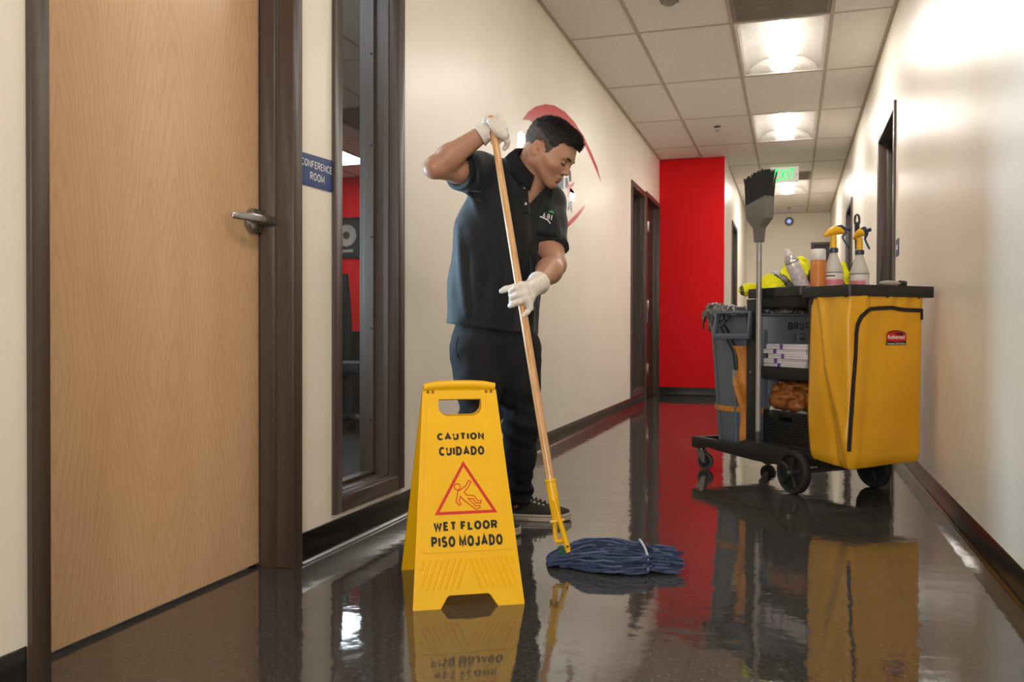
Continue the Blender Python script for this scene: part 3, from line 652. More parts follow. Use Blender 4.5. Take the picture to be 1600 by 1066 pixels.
def surface(f, lo, hi, h, slack=1.0):
    """naive surface nets over a box; coarse pass first, fine pass only near the skin"""
    lo, hi = np.array(lo, float), np.array(hi, float); c = 4
    n = (np.ceil((hi-lo)/(h*c)).astype(int)+1)
    ax = [lo[i]+h*c*(np.arange(n[i])+.5)-h*.5 for i in range(3)]
    G = np.stack(np.meshgrid(*ax, indexing='ij'), -1).reshape(-1, 3)
    dc = f(G).reshape(n).astype(np.float32)
    near = np.abs(dc) < h*c*(1.1+slack)
    V = np.repeat(np.repeat(np.repeat(dc, c, 0), c, 1), c, 2)
    N = np.repeat(np.repeat(np.repeat(near, c, 0), c, 1), c, 2)
    idx = np.argwhere(N)
    for q in range(0, len(idx), 400000):
        ii = idx[q:q+400000]; V[ii[:, 0], ii[:, 1], ii[:, 2]] = f(lo+ii*h)
    S = V < 0
    X, Y, Z = V.shape
    cnt = np.zeros((X-1, Y-1, Z-1), np.int8)
    for a in (0, 1):
        for b in (0, 1):
            for d in (0, 1): cnt += S[a:X-1+a, b:Y-1+b, d:Z-1+d]
    cells = np.argwhere((cnt > 0) & (cnt < 8))
    vid = np.full((X-1, Y-1, Z-1), -1, np.int32); vid[cells[:, 0], cells[:, 1], cells[:, 2]] = np.arange(len(cells))
    acc = np.zeros((len(cells), 3)); num = np.zeros(len(cells))
    cor = [(a, b, d) for a in (0, 1) for b in (0, 1) for d in (0, 1)]
    for A in cor:
        for ax_ in range(3):
            if A[ax_]: continue
            B = list(A); B[ax_] = 1
            va = V[cells[:, 0]+A[0], cells[:, 1]+A[1], cells[:, 2]+A[2]]; vb = V[cells[:, 0]+B[0], cells[:, 1]+B[1], cells[:, 2]+B[2]]
            m = (va < 0) != (vb < 0); t = va/np.where(m, va-vb, 1); p = np.tile(np.array(A, float), (len(cells), 1)); p[:, ax_] += t
            acc[m] += p[m]; num[m] += 1
    verts = lo+h*(cells+acc/np.maximum(num, 1)[:, None])
    faces = []
    for ax_ in range(3):
        u, v = [(1, 2), (2, 0), (0, 1)][ax_]
        sl0 = [slice(None)]*3; sl1 = [slice(None)]*3; sl0[ax_] = slice(0, -1); sl1[ax_] = slice(1, None)
        a, b = S[tuple(sl0)], S[tuple(sl1)]
        e = np.argwhere(a != b)
        e = e[(e[:, u] > 0) & (e[:, v] > 0) & (e[:, u] < V.shape[u]-1) & (e[:, v] < V.shape[v]-1)]
        flip = a[e[:, 0], e[:, 1], e[:, 2]]
        q = []
        for du, dv in ((1, 1), (0, 1), (0, 0), (1, 0)):
            w_ = e.copy(); w_[:, u] -= du; w_[:, v] -= dv; q.append(vid[w_[:, 0], w_[:, 1], w_[:, 2]])
        q = np.stack(q, 1); q[~flip] = q[~flip][:, ::-1]
        faces.append(q[(q >= 0).all(1)])
    return verts, np.concatenate(faces)
def mesh_np(name, V, F, m, parent=None, smooth=True, mi=None, relax=0):
    me = D.meshes.new(name)
    me.vertices.add(len(V)); me.vertices.foreach_set('co', np.asarray(V, np.float32).ravel())
    F = np.asarray(F, np.int32); k = F.shape[1]
    me.loops.add(F.size); me.loops.foreach_set('vertex_index', F.ravel())
    me.polygons.add(len(F)); me.polygons.foreach_set('loop_start', np.arange(0, F.size, k, dtype=np.int32)); me.polygons.foreach_set('loop_total', np.full(len(F), k, np.int32))
    for mm in (m if isinstance(m, (list, tuple)) else [m]): me.materials.append(mm)
    if mi is not None: me.polygons.foreach_set('material_index', np.asarray(mi, np.int32))
    me.polygons.foreach_set('use_smooth', [smooth]*len(F)); me.update(calc_edges=True); me.validate()
    o = D.objects.new(name, me); COL.objects.link(o)
    if parent: o.parent = parent
    if relax: md = o.modifiers.new('r', 'SMOOTH'); md.factor = .5; md.iterations = relax
    return o
def vnoise(P, f, seed=0, oct=2):
    """cheap smooth pseudo-noise from warped sines, about -1..1"""
    P = np.asarray(P)*f; r = np.random.default_rng(seed); out = np.zeros(len(P)); a = 1; tot = 0
    for o in range(oct):
        for _ in range(4):
            d = r.normal(size=3); d /= np.linalg.norm(d); d2 = r.normal(size=3)
            out += a*np.sin((P @ d)*(2**o)*2+r.uniform(0, 6.3)+1.3*np.sin((P @ d2)*(2**o)*.7+r.uniform(0, 6.3)))/4
        tot += a; a *= .5
    return out/tot*1.6
def plate(outer, holes, depth, fn, name, m, parent, bevel=.001):
    """flat plate with holes; fn maps (p, q, t) to 3D"""
    from mathutils.geometry import tessellate_polygon
    polys = [outer]+holes; flatp = [p for poly in polys for p in poly]; n = len(flatp)
    tris = tessellate_polygon([[Vector((p, q, 0)) for p, q in poly] for poly in polys])
    bm = bmesh.new(); A = [bm.verts.new((p, q, 0)) for p, q in flatp]; B = [bm.verts.new((p, q, depth)) for p, q in flatp]
    for t3 in tris:
        if len(set(t3)) == 3: bm.faces.new([A[i] for i in t3]); bm.faces.new([B[i] for i in t3[::-1]])
    o = 0
    for poly in polys:
        k = len(poly)
        for i in range(k): j = (i+1) % k; bm.faces.new((A[o+i], A[o+j], B[o+j], B[o+i]))
        o += k
    bmesh.ops.recalc_face_normals(bm, faces=bm.faces)
    for v in bm.verts: v.co = fn(*v.co)
    bmesh.ops.recalc_face_normals(bm, faces=bm.faces)
    me = D.meshes.new(name); bm.to_mesh(me); bm.free(); me.materials.append(m)
    o = D.objects.new(name, me); COL.objects.link(o); o.parent = parent; return o
def arcp(cx, cy, r, a0, a1, n=5): return [(cx+r*math.cos(math.radians(a0+(a1-a0)*k/n)), cy+r*math.sin(math.radians(a0+(a1-a0)*k/n))) for k in range(n+1)]
def rrect(x0, x1, y0, y1, r, n=4): return arcp(x1-r, y0+r, r, -90, 0, n)+arcp(x1-r, y1-r, r, 0, 90, n)+arcp(x0+r, y1-r, r, 90, 180, n)+arcp(x0+r, y0+r, r, 180, 270, n)

# ------------------------------------------------------------ wet floor sign
yel = mat('caution_yellow_plastic', 'f5bd08', .33, 0, .03, 12, spec=.5, Subsurface_Weight=0.0)
blk = mat('black_print', '14120e', .5); redp = mat('red_print', 'd3261e', .45)
SG = thing('wet_floor_sign', 'yellow folding caution sign reading WET FLOOR standing on the dark floor', 'sign', (-.917, 2.3525, 0), math.radians(30))
TILT = math.atan2(.205, .584); ct, st = math.cos(TILT), math.sin(TILT)

def panel_map(sgn):
    # t is measured outwards along the panel normal (0, -ct, st)
    return lambda p, q, t: Vector((sgn*p, sgn*(-.205+q*st-t*ct), q*ct+t*st))
outer = [(-.153, 0), (-.080, 0)]+[(-.061, .030), (-.055, .034), (.050, .034), (.056, .031), (.076, 0), (.148, 0), (.149, .003)]
outer += [(.1075, .600), (.104, .611), (.098, .614), (.05, .618), (0, .620), (-.05, .618), (-.098, .614), (-.104, .611), (-.1075, .600), (-.154, .003)]
hole = [(-.063, .577), (.061, .577)]+[(.061, .560)]+arcp(.033, .555, .028, 0, -90, 6)[0:]+[(-.035, .527)]+arcp(-.035, .555, .028, -90, -180, 6)
hole = hole[::-1]
for sgn, nm in ((1, 'front_panel'), (-1, 'rear_panel')):
    fn = panel_map(sgn)
    pn = plate(outer, [hole], -.010, fn, nm, yel, SG, .002)
    face = rrect(-.099, .099, .36, .585, .012)
    fp = [(-.126, .157), (-.118, .147), (.118, .147), (.126, .157), (.096, .575), (.088, .585), (-.088, .585), (-.096, .575)]
    rec = [(-.078, .592), (.078, .592)] ; hr = [(-.074, .5849), (-.074, .545)]+arcp(-.042, .545, .032, 180, 270, 5)+arcp(.042, .545, .032, 270, 360, 5)+[(.074, .5849)]
    fo = fp[:6]+[(.074, .585)]+hr[::-1][1:-1]+[(-.074, .585)]+fp[6:]
    plate(fo, [], .0024, fn, 'raised_face', yel, pn, .0009)
    m = MB()
    for k in range(8):
        for sx in (-1, 1):
            x0 = sx*(.004+.0165*k); x1 = x0+sx*.030; q0, q1 = .128, .050
            if abs(x1) > .130: f = (.130-abs(x0))/.030; x1 = x0+sx*.03*f; q1 = q0-(q0-q1)*f
            if abs(x0) > .122: continue
            w2 = .0042
            m.rings([[fn(x+dx, q, t) for x, q in ((x0, q0), (x1, q1))] for dx, t in ((-w2, 0), (-w2*.4, .0022), (w2*.4, .0022), (w2, 0))], False, False, False)
    tag(m.obj('chevron_ribs', yel, pn, smooth=True), kind='stuff')
    m = MB()
    for sx in (-.092, -.078, .078, .092):
        vs = [fn(sx+a, q, .0004) for a, q in ((-.0038, .594), (.0038, .594), (.0038, .607), (-.0038, .607))]; m.add(vs, [(0, 1, 2, 3)])
    tag(m.obj('hinge_slots', mat('amber_slot', '8a5a10', .6), pn), kind='stuff')
    off = .0029
    for txt, w_, h_, p_, q_ in (('CAUTION', .135, .027, -.004, .4667), ('CUIDADO', .130, .030, -.003, .4265), ('WET FLOOR', .178, .0295, -.0025, .2148), ('PISO MOJADO', .198, .0365, 0, .1760)):
        V, Fs = block_text(txt, w_, h_, .33); m = MB(); flat(m, V, Fs, lambda x, y: fn(x+p_, y+q_, off)); tag(m.obj('lettering', blk, pn), kind='stuff')
    m = MB(); V, Fs = stroke2d([(-.080, .2515), (.082, .2525), (-.0005, .388)], .0082); flat(m, V, Fs, lambda x, y: fn(x, y, off)); tr = m.obj('warning_triangle', redp, pn)
    m = MB(); V, Fs = stroke2d([(-.0205+.0085*math.cos(a), .3235+.0085*math.sin(a)) for a in np.linspace(0, 2*PI, 15)[:-1]], .0028); flat(m, V, Fs, lambda x, y: fn(x, y, off))
    body = [(-.012, .315), (.004, .326), (.012, .340), (.019, .337), (.010, .321), (-.002, .308), (.004, .300), (.026, .297), (.034, .283), (.045, .283), (.043, .276), (.029, .277), (.022, .289), (.008, .290), (.030, .268), (.040, .270), (.041, .263), (.029, .259), (-.006, .288), (-.013, .297), (-.018, .283), (-.012, .275), (-.018, .272), (-.026, .282), (-.021, .302), (-.020, .311)]
    V, Fs = stroke2d(body, .0028); flat(m, V, Fs, lambda x, y: fn(x, y, off)); tag(m.obj('falling_figure', redp, tr), kind='stuff')
m = MB(); m.tube([(-.104, 0, .578), (-.07, 0, .583), (-.03, 0, .585), (.03, 0, .585), (.07, 0, .583), (.104, 0, .578)], [.011, .0125, .013, .013, .0125, .011], 14); m.obj('top_grip', yel, SG, smooth=True)

# ------------------------------------------------------------ mop
MP0, MP1 = at(879, 866, 2.76), at(767.5, 182, 3.05)
MT = thing('wet_mop', 'blue string mop with a wooden pole and yellow clamp held by the man', 'mop', (MP0[0], MP0[1], 0))
MO = Vector((MP0[0], MP0[1], 0)); pd = Vector(MP1-MP0); pl = pd.length; pu = pd/pl
def mop(t): return Vector(MP0)+pd*t-MO
m = MB(); ts = np.linspace(.132, 1, 12); m.tube([mop(t) for t in ts], [.0138]*5+[.0136, .0134, .0131, .0128, .0125, .0122, .0118], 16)
pole = MB(); pole.tube([(0, 0, pl*(t-.132)) for t in ts], [.0138]*5+[.0136, .0134, .0131, .0128, .0125, .0122, .0118], 16)
po = pole.obj('pole', MATS['pole'], MT, smooth=True, loc=mop(.132)); po.rotation_euler = pu.to_track_quat('Z', 'Y').to_euler()
# clamp: socket sleeve, side arm, jaw
side = pu.cross(Vector(_fw)).normalized(); side = side if side.dot(Vector(_rt)) > 0 else -side; fwd = side.cross(pu); fwd = fwd if fwd.dot(Vector(_fw)) > 0 else -fwd
def cl(a, b, t): return mop(0)+pu*t+side*a+fwd*b
m = MB(); m.tube([cl(0, 0, .10), cl(0, 0, .15), cl(0, 0, .228), cl(0, 0, .230), cl(0, 0, .238)], [.0150, .0165, .0172, .0195, .0195], 18); m.obj('socket', yel, MT, smooth=True)
m = MB()
for a0, a1 in ((-.011, -.021),):
    m.tube([cl(.000, 0, .14), cl(-.010, 0, .09), cl(-.014, 0, .045)], [.010, .008, .008], 8)
m.tube([cl(-.016, 0, .042), cl(.012, 0, .040)], .009, 8)
m.obj('jaw', yel, MT, smooth=True)
m = MB(); q = [cl(.002, -.018, .17), cl(.006, -.022, .12), cl(.014, -.024, .06), cl(.020, -.026, .0)]
m.tube(q, [.008, .0105, .0125, .0130], 8, flat=.75); m.obj('lever_arm', yel, MT, smooth=True)
m = MB(); m.obox(cl(.018, -.039, .022), (.0065, .004, .0065), Matrix((side, fwd, pu)).transposed()); m.obj('rivet_hole', mat('dark_rivet', '4b1c10', .6), MT)
m = MB(); m.obox(cl(0, 0, .105), (.046, .044, .008), Matrix((side, fwd, pu)).transposed()); m.obj('collar', yel, MT, bevel=.002)
# yarn: a flattened bundle of strands laid to the right
yarn_m = NT('blue_mop_yarn'); vv = yarn_m.coord('Object', (1, 1, 1)); 
yarn_m.color(yarn_m.ramp(yarn_m.noise(vv, 260, 3), [(.3, hexc('343d58')), (.55, hexc('4a5675')), (.75, hexc('626e8c'))]))
yarn_d = mat('dark_blue_yarn', '333b55', .95, 0, .2, 260, .5, 700, .002, spec=.1); yarn_l = mat('pale_blue_yarn', '5a6684', .95, 0, .2, 260, .5, 700, .002, spec=.1); yarn_m.set(Roughness=.95, Specular_IOR_Level=.1)
yarn_m.bump(yarn_m.noise(vv, 700, 2), .5, .002)
RT = Vector((_rt[0], _rt[1], 0)); BK = Vector((-_sy, _cy, 0))
ydir = (Vector((-.348, 2.80, 0))-Vector((-.705, 2.675, 0))).normalized(); yp = Vector((-ydir.y, ydir.x, 0))
org = Vector((-.700, 2.668, 0))-MO
m = MB(); rr = random.Random(3)
for k in range(290):
    layer = rr.random(); lat = rr.uniform(-1, 1); L = .338+rr.uniform(-.035, .03)+(.02 if layer > .5 else 0)
    top = .010+.074*layer*math.sqrt(max(0, 1-lat*lat*.85)); pts = []
    ph = rr.uniform(0, 6.28); wv = rr.uniform(.002, .010)
    for i in range(15):
        q = i/14; x = L*q
        wd = .034+.085*math.sin(min(1, q*1.45)*PI*.62)
        if q > .72: wd *= 1-.40*math.exp(-((q-.78)/.07)**2)
        h = .016*(1-q)**3*layer + top*(math.sin(min(1, q*2.2+.15)*PI/2))*(1-.42*q**2)
        if q > .74: h *= (1-.25*math.exp(-((q-.76)/.06)**2))
        y = lat*wd - .030*math.sin(q*PI)*(.6) + wv*math.sin(q*14+ph) + .012*q - .030*q*q
        pts.append(org+ydir*x+yp*y+Vector((0, 0, max(.0045, h+.0035*math.sin(q*17+ph)))))
    m.tube(pts, [.0028]+[.0034+rr.uniform(-.0005, .0005)]*13+[.0030], 5, mi=rr.choice((0, 0, 1, 1, 2)))
for k in range(150):      # looped-over strands around the clamp
    a = rr.uniform(-1, 1); pts = []; rr2 = rr2 if k else [rr.random() for _ in range(150)]
    for i in range(9):
        q = i/8; pts.append(org+ydir*(-.016+.02*math.cos(q*PI)*-1+.10*q*q)+yp*(a*.055+.02*(q-.5)*a)+Vector((0, 0, .006+(.010+.036*rr2[k])*math.sin(q*PI*.78)*(1-.3*abs(a)))))
    m.tube(pts, .0034, 5, mi=rr.choice((0, 0, 1, 2)))
y_o = tag(m.obj('yarn', [yarn_m.m, yarn_d, yarn_l], MT, smooth=True), kind='stuff')
m = MB(); R = []
c0 = org+ydir*.262+Vector((0, 0, .0))
m.tube([c0+yp*(.098*math.cos(a)-.018)+yp*.0+Vector((0, 0, max(.004, .004+.074*math.sin(a)*(1 if math.sin(a) > 0 else 0))))+ydir*(.004*math.sin(3*a)) for a in np.linspace(-.1, PI+.1, 20)], .0042, 8, flat=.8)
m.obj('tail_band', mat('white_band', 'b9bac2', .8), MT, smooth=True)
m = MB(); R = []
for k in range(9): q = k/8; R.append([org+ydir*(.012+.016*math.cos(a))+yp*(.034*(2*q-1))+Vector((0, 0, .038+.014*math.sin(a))) for a in np.linspace(0, 2*PI, 10)[:-1]])
m.rings(R); m.obj('headband', mat('green_mesh_band', '1d5a34', .8, 0, .3, 200), MT, smooth=True)
# ------------------------------------------------------------ janitor cart (local x = across w, y = along s, z up)
CK, CROT = (.23, 3.909, 0), math.atan2(.6401, .7683)
CT = thing('janitor_cart', 'black cleaning cart with big wheels and a yellow vinyl bag by the right wall', 'cart', CK, CROT)
_ca, _sa = math.cos(CROT), math.sin(CROT)
def cw(w_, s_, z=0): return Vector((CK[0]+_ca*w_-_sa*s_, CK[1]+_sa*w_+_ca*s_, z))
BP = black_plastic; W2 = .475
m = MB()
def rail(w0, w1):
    pr_ = [(.375, .118), (.375, .205), (.60, .213), (.70, .206), (.80, .178), (1.16, .174), (1.165, .168), (1.165, .114), (1.10, .112), (1.02, .128), (.90, .120), (.62, .112)]
    m.prism([(s_, z) for s_, z in pr_], 'x', w0, w1)
rail(0, .03); m.obj('side_rail', BP, CT, bevel=.005)
m = MB(); rail(W2-.03, W2); m.obj('side_rail', BP, CT, bevel=.005)
m = MB(); m.box(.03, W2-.03, .26, 1.13, .135, .150); m.box(.03, W2-.03, 1.13, 1.165, .116, .172); m.obj('deck', BP, CT, bevel=.003)
m = MB(); m.box(.028, W2-.028, .235, .64, .150, .200); m.obj('lower_shelf', BP, CT, bevel=.006)
m = MB(); m.prism([(.375, .205), (.375, .12), (.34, .215), (.24, .215), (.235, .13), (.20, .13), (.20, .235), (.375, .235)], 'x', .045, W2-.045); m.obj('wheel_housing', BP, CT, bevel=.003)
m = MB(); m.tube([(-.03, .34, .1), (W2+.03, .34, .1)], .009, 10); m.obj('axle', steel, CT, smooth=True)
rub = mat('dark_rubber', '221f1d', .75, 0, .15, 40); hubm = mat('wheel_plastic', '1a1918', .5)
for wx, sg in ((.0, -1), (W2, 1)):
    m = MB(); m.lathe([(.078, -.018), (.094, -.020), (.099, -.014), (.100, 0), (.099, .014), (.094, .020), (.078, .018), (.076, 0)], axis='x', n=48, c=(wx, .34, .1), cap=False); 
    n_ = 48; o_ = 0; m.rings([[Vector((wx+h, .34+r*math.cos(2*PI*k/48), .1+r*math.sin(2*PI*k/48))) for k in range(48)] for r, h in ((.078, .018), (.078, -.018))], True, False, False)
    wh = m.obj('wheel', rub, CT, smooth=True, angle=50)
    m = MB(); m.lathe([(.0, -.006), (.078, -.006), (.079, .006), (.0, .006)], axis='x', n=40, c=(wx, .34, .1))
    for k in range(5):
        a = 2*PI*k/5+.5; c_, s_ = math.cos(a), math.sin(a)
        for sx in (-1, 1): m.tube([(wx+sx*.010, .34+.018*c_, .1+.018*s_), (wx+sx*.010, .34+.074*c_, .1+.074*s_)], [.010, .014], 6)
    m.lathe([(.0, -.020), (.022, -.019), (.024, -.006), (.024, .006), (.022, .019), (0, .020)], axis='x', n=20, c=(wx, .34, .1)); m.obj('hub', hubm, wh, smooth=True)
    m = MB(); m.lathe([(0, .019*sg), (.009, .019*sg), (.009, .025*sg), (.006, .028*sg), (0, .029*sg)], axis='x', n=16, c=(wx, .34, .1)); m.obj('axle_cap', steel, wh, smooth=True)
for wx in (.03, W2-.03):
    m = MB(); m.lathe([(.022, .112), (.022, .102), (.014, .098)], n=16, c=(wx, 1.116, 0)); R_ = Euler((0, 0, .45)).to_matrix()
    for sx in (-1, 1): 
        vs = [(sx*.0165, .026, .101), (sx*.0165, -.024, .101), (sx*.0165, -.036, .036), (sx*.0165, -.014, .036)]
        m.rings([[Vector((wx, 1.116, 0))+R_ @ Vector((x+d, y, z)) for x, y, z in vs] for d in (-.0012, .0012)])
    vs = [(-.017, .026, .101), (.017, .026, .101), (.017, -.026, .101), (-.017, -.026, .101)]
    m.rings([[Vector((wx, 1.116, 0))+R_ @ Vector((x, y, z+d)) for x, y, z in vs] for d in (0, .003)])
    fk = m.obj('caster_fork', steel, CT, bevel=.0008, seg=1)
    cc = Vector((wx, 1.116, 0))+R_ @ Vector((0, -.025, .044))
    m = MB(); m.lathe([(.0, -.008), (.030, -.009), (.037, -.012), (.0435, -.010), (.044, 0), (.0435, .010), (.037, .012), (.030, .009), (0, .008)], axis='x', n=32, R=R_, c=cc); m.obj('caster_wheel', mat('grey_caster_tread', '4f4c48', .55), fk, smooth=True)
    m = MB(); m.lathe([(0, -.0125), (.034, -.0123), (.034, .0123), (0, .0125)], axis='x', n=24, R=R_, c=cc); m.obj('caster_hub', hubm, fk, smooth=True)
# posts
for wx, sg in ((.0, 1), (W2, -1)):
    m = MB(); m.prism([(wx, .690), (wx+sg*.034, .690), (wx+sg*.034, .678), (wx+sg*.013, .678), (wx+sg*.013, .636), (wx+sg*.034, .636), (wx+sg*.034, .624), (wx, .624)], 'z', .205, .90); m.obj('post', BP, CT, bevel=.002)
    m = MB(); m.lathe([(0, 0), (.006, 0), (.006, .004), (0, .005)], axis='x', n=12, c=(wx-sg*.001, .657, .545), R=None); m.obj('bolt', steel, CT, smooth=True)
    m = MB(); m.box(min(wx+sg*.012, wx+sg*.04), max(wx+sg*.012, wx+sg*.04), .222, .262, .205, .90); m.obj('rear_post', BP, CT, bevel=.003)
# top tray, rim frame round bag
def ringframe(x0, x1, y0, y1, r, wd, z0, z1):
    o_ = rrect(x0, x1, y0, y1, r, 6); i_ = rrect(x0+wd, x1-wd, y0+wd, y1-wd, max(r-wd, .004), 6); mm = MB()
    mm.rings([[(p[0], p[1], z0) for p in i_], [(p[0], p[1], z0) for p in o_], [(p[0], p[1], z1) for p in o_], [(p[0], p[1], z1) for p in i_]], True, False, False, loop=True); return mm
ringframe(-.004, W2+.010, -.004, .300, .022, .026, .893, .942).obj('bag_frame', BP, CT, bevel=.004)
ringframe(-.004, W2+.006, .300, .694, .03, .020, .905, .950).obj('tray_rim', BP, CT, bevel=.004)
m = MB(); o_ = rrect(.016, W2-.016, .300, .676, .045, 6)
m.rings([[(.24+(p[0]-.24)*k_, .49+(p[1]-.49)*k2, z) for p in o_] for z, k_, k2 in ((.932, .97, .97), (.925, .955, .955), (.922, .94, .94))] , True, False, False)
m.rings([[(.24+(p[0]-.24)*k_, .49+(p[1]-.49)*k2, z) for p in o_] for z, k_, k2 in ((.930, 1, 1), (.90, .985, .97), (.862, .965, .93), (.857, .95, .92))], True, False, True)
m.add([(p[0], p[1], .914) for p in rrect(.02, W2-.02, .302, .672, .045, 6)], [tuple(range(28))]); m.obj('tray_tub', BP, CT, smooth=True, angle=35)
m = MB()
for k in range(5): m.box(-.010, -.002, .485+k*.016, .492+k*.016, .906, .949)
tag(m.obj('handle_clips', mat('grip_rubber', '0e0d0d', .7), CT, bevel=.001, seg=1), kind='stuff')
for w_, s_ in ((-.004, .02), (.20, -.006), (.38, -.006), (-.004, .2)):
    m = MB(); m.lathe([(0, 0), (.006, 0), (.006, -.006), (0, -.007)], n=10, c=(w_+.012, s_+.008, .894)); m.obj('bag_hook', BP, CT, smooth=True)
# middle shelf
m = MB(); o_ = rrect(.018, W2-.018, .235, .630, .03, 5)
m.rings([[(.24+(p[0]-.24)*k_, .43+(p[1]-.43)*k_, z) for p in o_] for z, k_ in ((.556, .955), (.574, .98), (.574, 1.0), (.552, .995), (.520, .965), (.517, .95))], True, True, True); m.obj('middle_shelf', BP, CT, smooth=True, angle=35)
# yellow vinyl bag: hanging closed sack with creases
vin = NT('yellow_vinyl'); vv = vin.coord(); vin.color(vin.ramp(vin.noise(vv, 4, 3), [(.3, hexc('d69a14')), (.7, hexc('e3a71d'))])); vin.set(Roughness=.36, Specular_IOR_Level=.5)
hh = vin.math('ADD', vin.noise(vin.coord('Object', (1, 1, .35)), 7, 3, .5, .8), vin.math('MULTIPLY', vin.noise(vv, 40, 3), .06)); vin.bump(hh, .35, .012); vin = vin.m
def bag_pt(x, y, z, nx, ny):
    """displacement of the sack wall at plan point (x,y), height z, outward normal (nx,ny)"""
    q = (z-.16)/.73; d = 0
    d += .010*math.sin(PI*q)*(1 if ny > -.5 else .5)
    if ny < -.5:      # rear face: gathers from the hooks, long soft folds
        for hx, a in ((.12, .010), (.27, .012), (.36, .008)): d += -a*math.exp(-((x-hx-.02*(1-q))/.022)**2)*math.exp(-((1-q)/.10)**2)
        d += .004*math.sin(x*38+z*5)*math.exp(-((1-q)/.35)**2)+.005*math.sin(x*17-z*7+1)*(1-q)
        d += .006*math.exp(-((x-.06-.05*(q-.5))/.025)**2)
    if nx < -.5:      # side: diagonal crease lines
        u = y*2.2+z*.9
        d += .007*math.sin(u*9+.6)*math.sin(PI*q)+.012*math.exp(-((y-.02-.20*(q-.15))/.02)**2)-.009*math.exp(-((y-.10-.13*(q-.25))/.016)**2)
        d += -.008*math.exp(-((1-q)/.08)**2)*(1+math.sin(y*60))*.5
    if nx > .5: d += .006*math.sin(z*16+y*11)
    if q < .06: d -= .012*(1-q/.06)**2
    return d
base = rrect(.004, .412, .002, .245, .018, 3); n_ = []
plan = []
for i in range(len(base)):      # resample densely
    a, b = base[i], base[(i+1) % len(base)]; k = max(1, int(math.hypot(b[0]-a[0], b[1]-a[1])/.009))
    for j in range(k): plan.append((a[0]+(b[0]-a[0])*j/k, a[1]+(b[1]-a[1])*j/k))
R = []
zs = [.158, .160, .166, .176]+list(np.linspace(.19, .86, 56))+[.872, .885, .895]
for z in zs:
    ring = []
    for i, (x, y) in enumerate(plan):
        a, b = plan[i-1], plan[(i+1) % len(plan)]; tx, ty = b[0]-a[0], b[1]-a[1]; L_ = math.hypot(tx, ty); nx, ny = ty/L_, -tx/L_
        d = bag_pt(x, y, z, nx, ny); q = (z-.16)/.73
        lean = .006*(q-.5)
        zb = z+(.018*max(0, (y/.24))*(1-q)**4 if z < .3 else 0) + (.016*(x/.41)*(1-q)**4 if z < .3 else 0)
        fl = -.020*math.sin(PI*q)*(1 if nx > .5 else 0)
        ring.append((x+nx*(d+fl), y+ny*d, zb))
    R.append(ring)
m = MB(); m.rings(R, True, True, False)
bag = m.obj('vinyl_bag', vin, CT, smooth=True, angle=60)
m = MB(); zz = mat('black_zip', '15110c', .6)
path = [(.409, .832), (.40, .836), (.30, .838), (.23, .846), (.152, .842), (.11, .838), (.085, .828), (.060, .806), (.043, .772), (.037, .735), (.030, .62), (.020, .50), (.014, .40), (.008, .30), (.004, .238)]
P2 = []
for (a, b), (c_, d_) in zip(path[:-1], path[1:]):
    for j in range(4): P2.append((a+(c_-a)*j/4, b+(d_-b)*j/4))
P2.append(path[-1]); V, Fs = stroke2d(P2, .017, False)
def on_face(x, z, off=.002):
    d = bag_pt(min(max(x, .03), .39), 0, z, 0, -1); xx = x; yy = .002-d-off
    if x < .022: xx = x; yy = .002-d*.5-off+(.022-x)*.25
    return Vector((xx, yy, z))
flat(m, V, Fs, lambda x, y: on_face(x, y, .0035)); m.obj('zip', zz, bag, solid=.003)
m = MB(); m.box(.385, .393, -.020, -.012, .795, .832); m.obj('zip_pull', zz, bag, bevel=.002)
# label: red field over black base
lx, lz = .2545, .715
m = MB(); m.add([on_face(lx+x, lz+z, .0032) for x, z in [(-.055, -.030), (.055, -.030), (.055, .022)]+[(.055-.011*k, .022+.012*math.sin(PI*k/10)) for k in range(1, 10)]+[(-.055, .022)]], [tuple(range(12))]); lab = m.obj('brand_label', mat('label_black', '170f0d', .4), bag)
m = MB(); m.add([on_face(lx+x, lz+z, .0042) for x, z in [(-.0505, -.012), (.0, -.016), (.0505, -.012), (.0505, .019)]+[(.0505-.0101*k, .019+.0115*math.sin(PI*k/10)) for k in range(1, 10)]+[(-.0505, .019)]], [tuple(range(14))]); m.obj('red_field', mat('label_red', 'c01822', .35), lab)
V, Fs = text2d('Rubbermaid', .088, .017, .018); m = MB(); flat(m, V, Fs, lambda x, y: on_face(lx+x, lz+.005+y, .0052)); tag(m.obj('lettering', mat('white_sign_print', 'eceae6'), lab), kind='stuff')
V, Fs = text2d('Commercial Products', .098, .0085, .01); m = MB(); flat(m, V, Fs, lambda x, y: on_face(lx+x, lz-.023+y, .0045)); tag(m.obj('lettering', mat('white_sign_print', 'eceae6'), lab), kind='stuff')

# ------------------------------------------------------------ grey bin on the cart's front platform
gy = mat('grey_bin_plastic', '5a6470', .42, 0, .05, 8, .12, 90, .0008)
BC = cw(.24, .862, .151); TB = thing('trash_can', 'grey round bin with moulded handles riding on the black cart', 'bin', BC, CROT)
m = MB(); prof = [(0, 0), (.205, 0), (.222, .012), (.228, .05), (.243, .25), (.256, .45), (.268, .62), (.270, .664), (.284, .668), (.289, .676), (.289, .692), (.283, .699), (.274, .699), (.266, .690), (.262, .62), (.225, .06), (0, .03)]
m.lathe(prof, n=56, cap=False); m.obj('bin_body', gy, TB, smooth=True, angle=50)
m = MB()
for k in range(10):
    a = 2*PI*k/10+.31; c_, s_ = math.cos(a), math.sin(a)
    m.tube([((.226+.0655*z)*c_, (.226+.0655*z)*s_, z) for z in (.03, .2, .4, .60)], [.012, .012, .012, .010], 6, flat=1)
tag(m.obj('stiffening_ribs', gy, TB, smooth=True), kind='stuff')
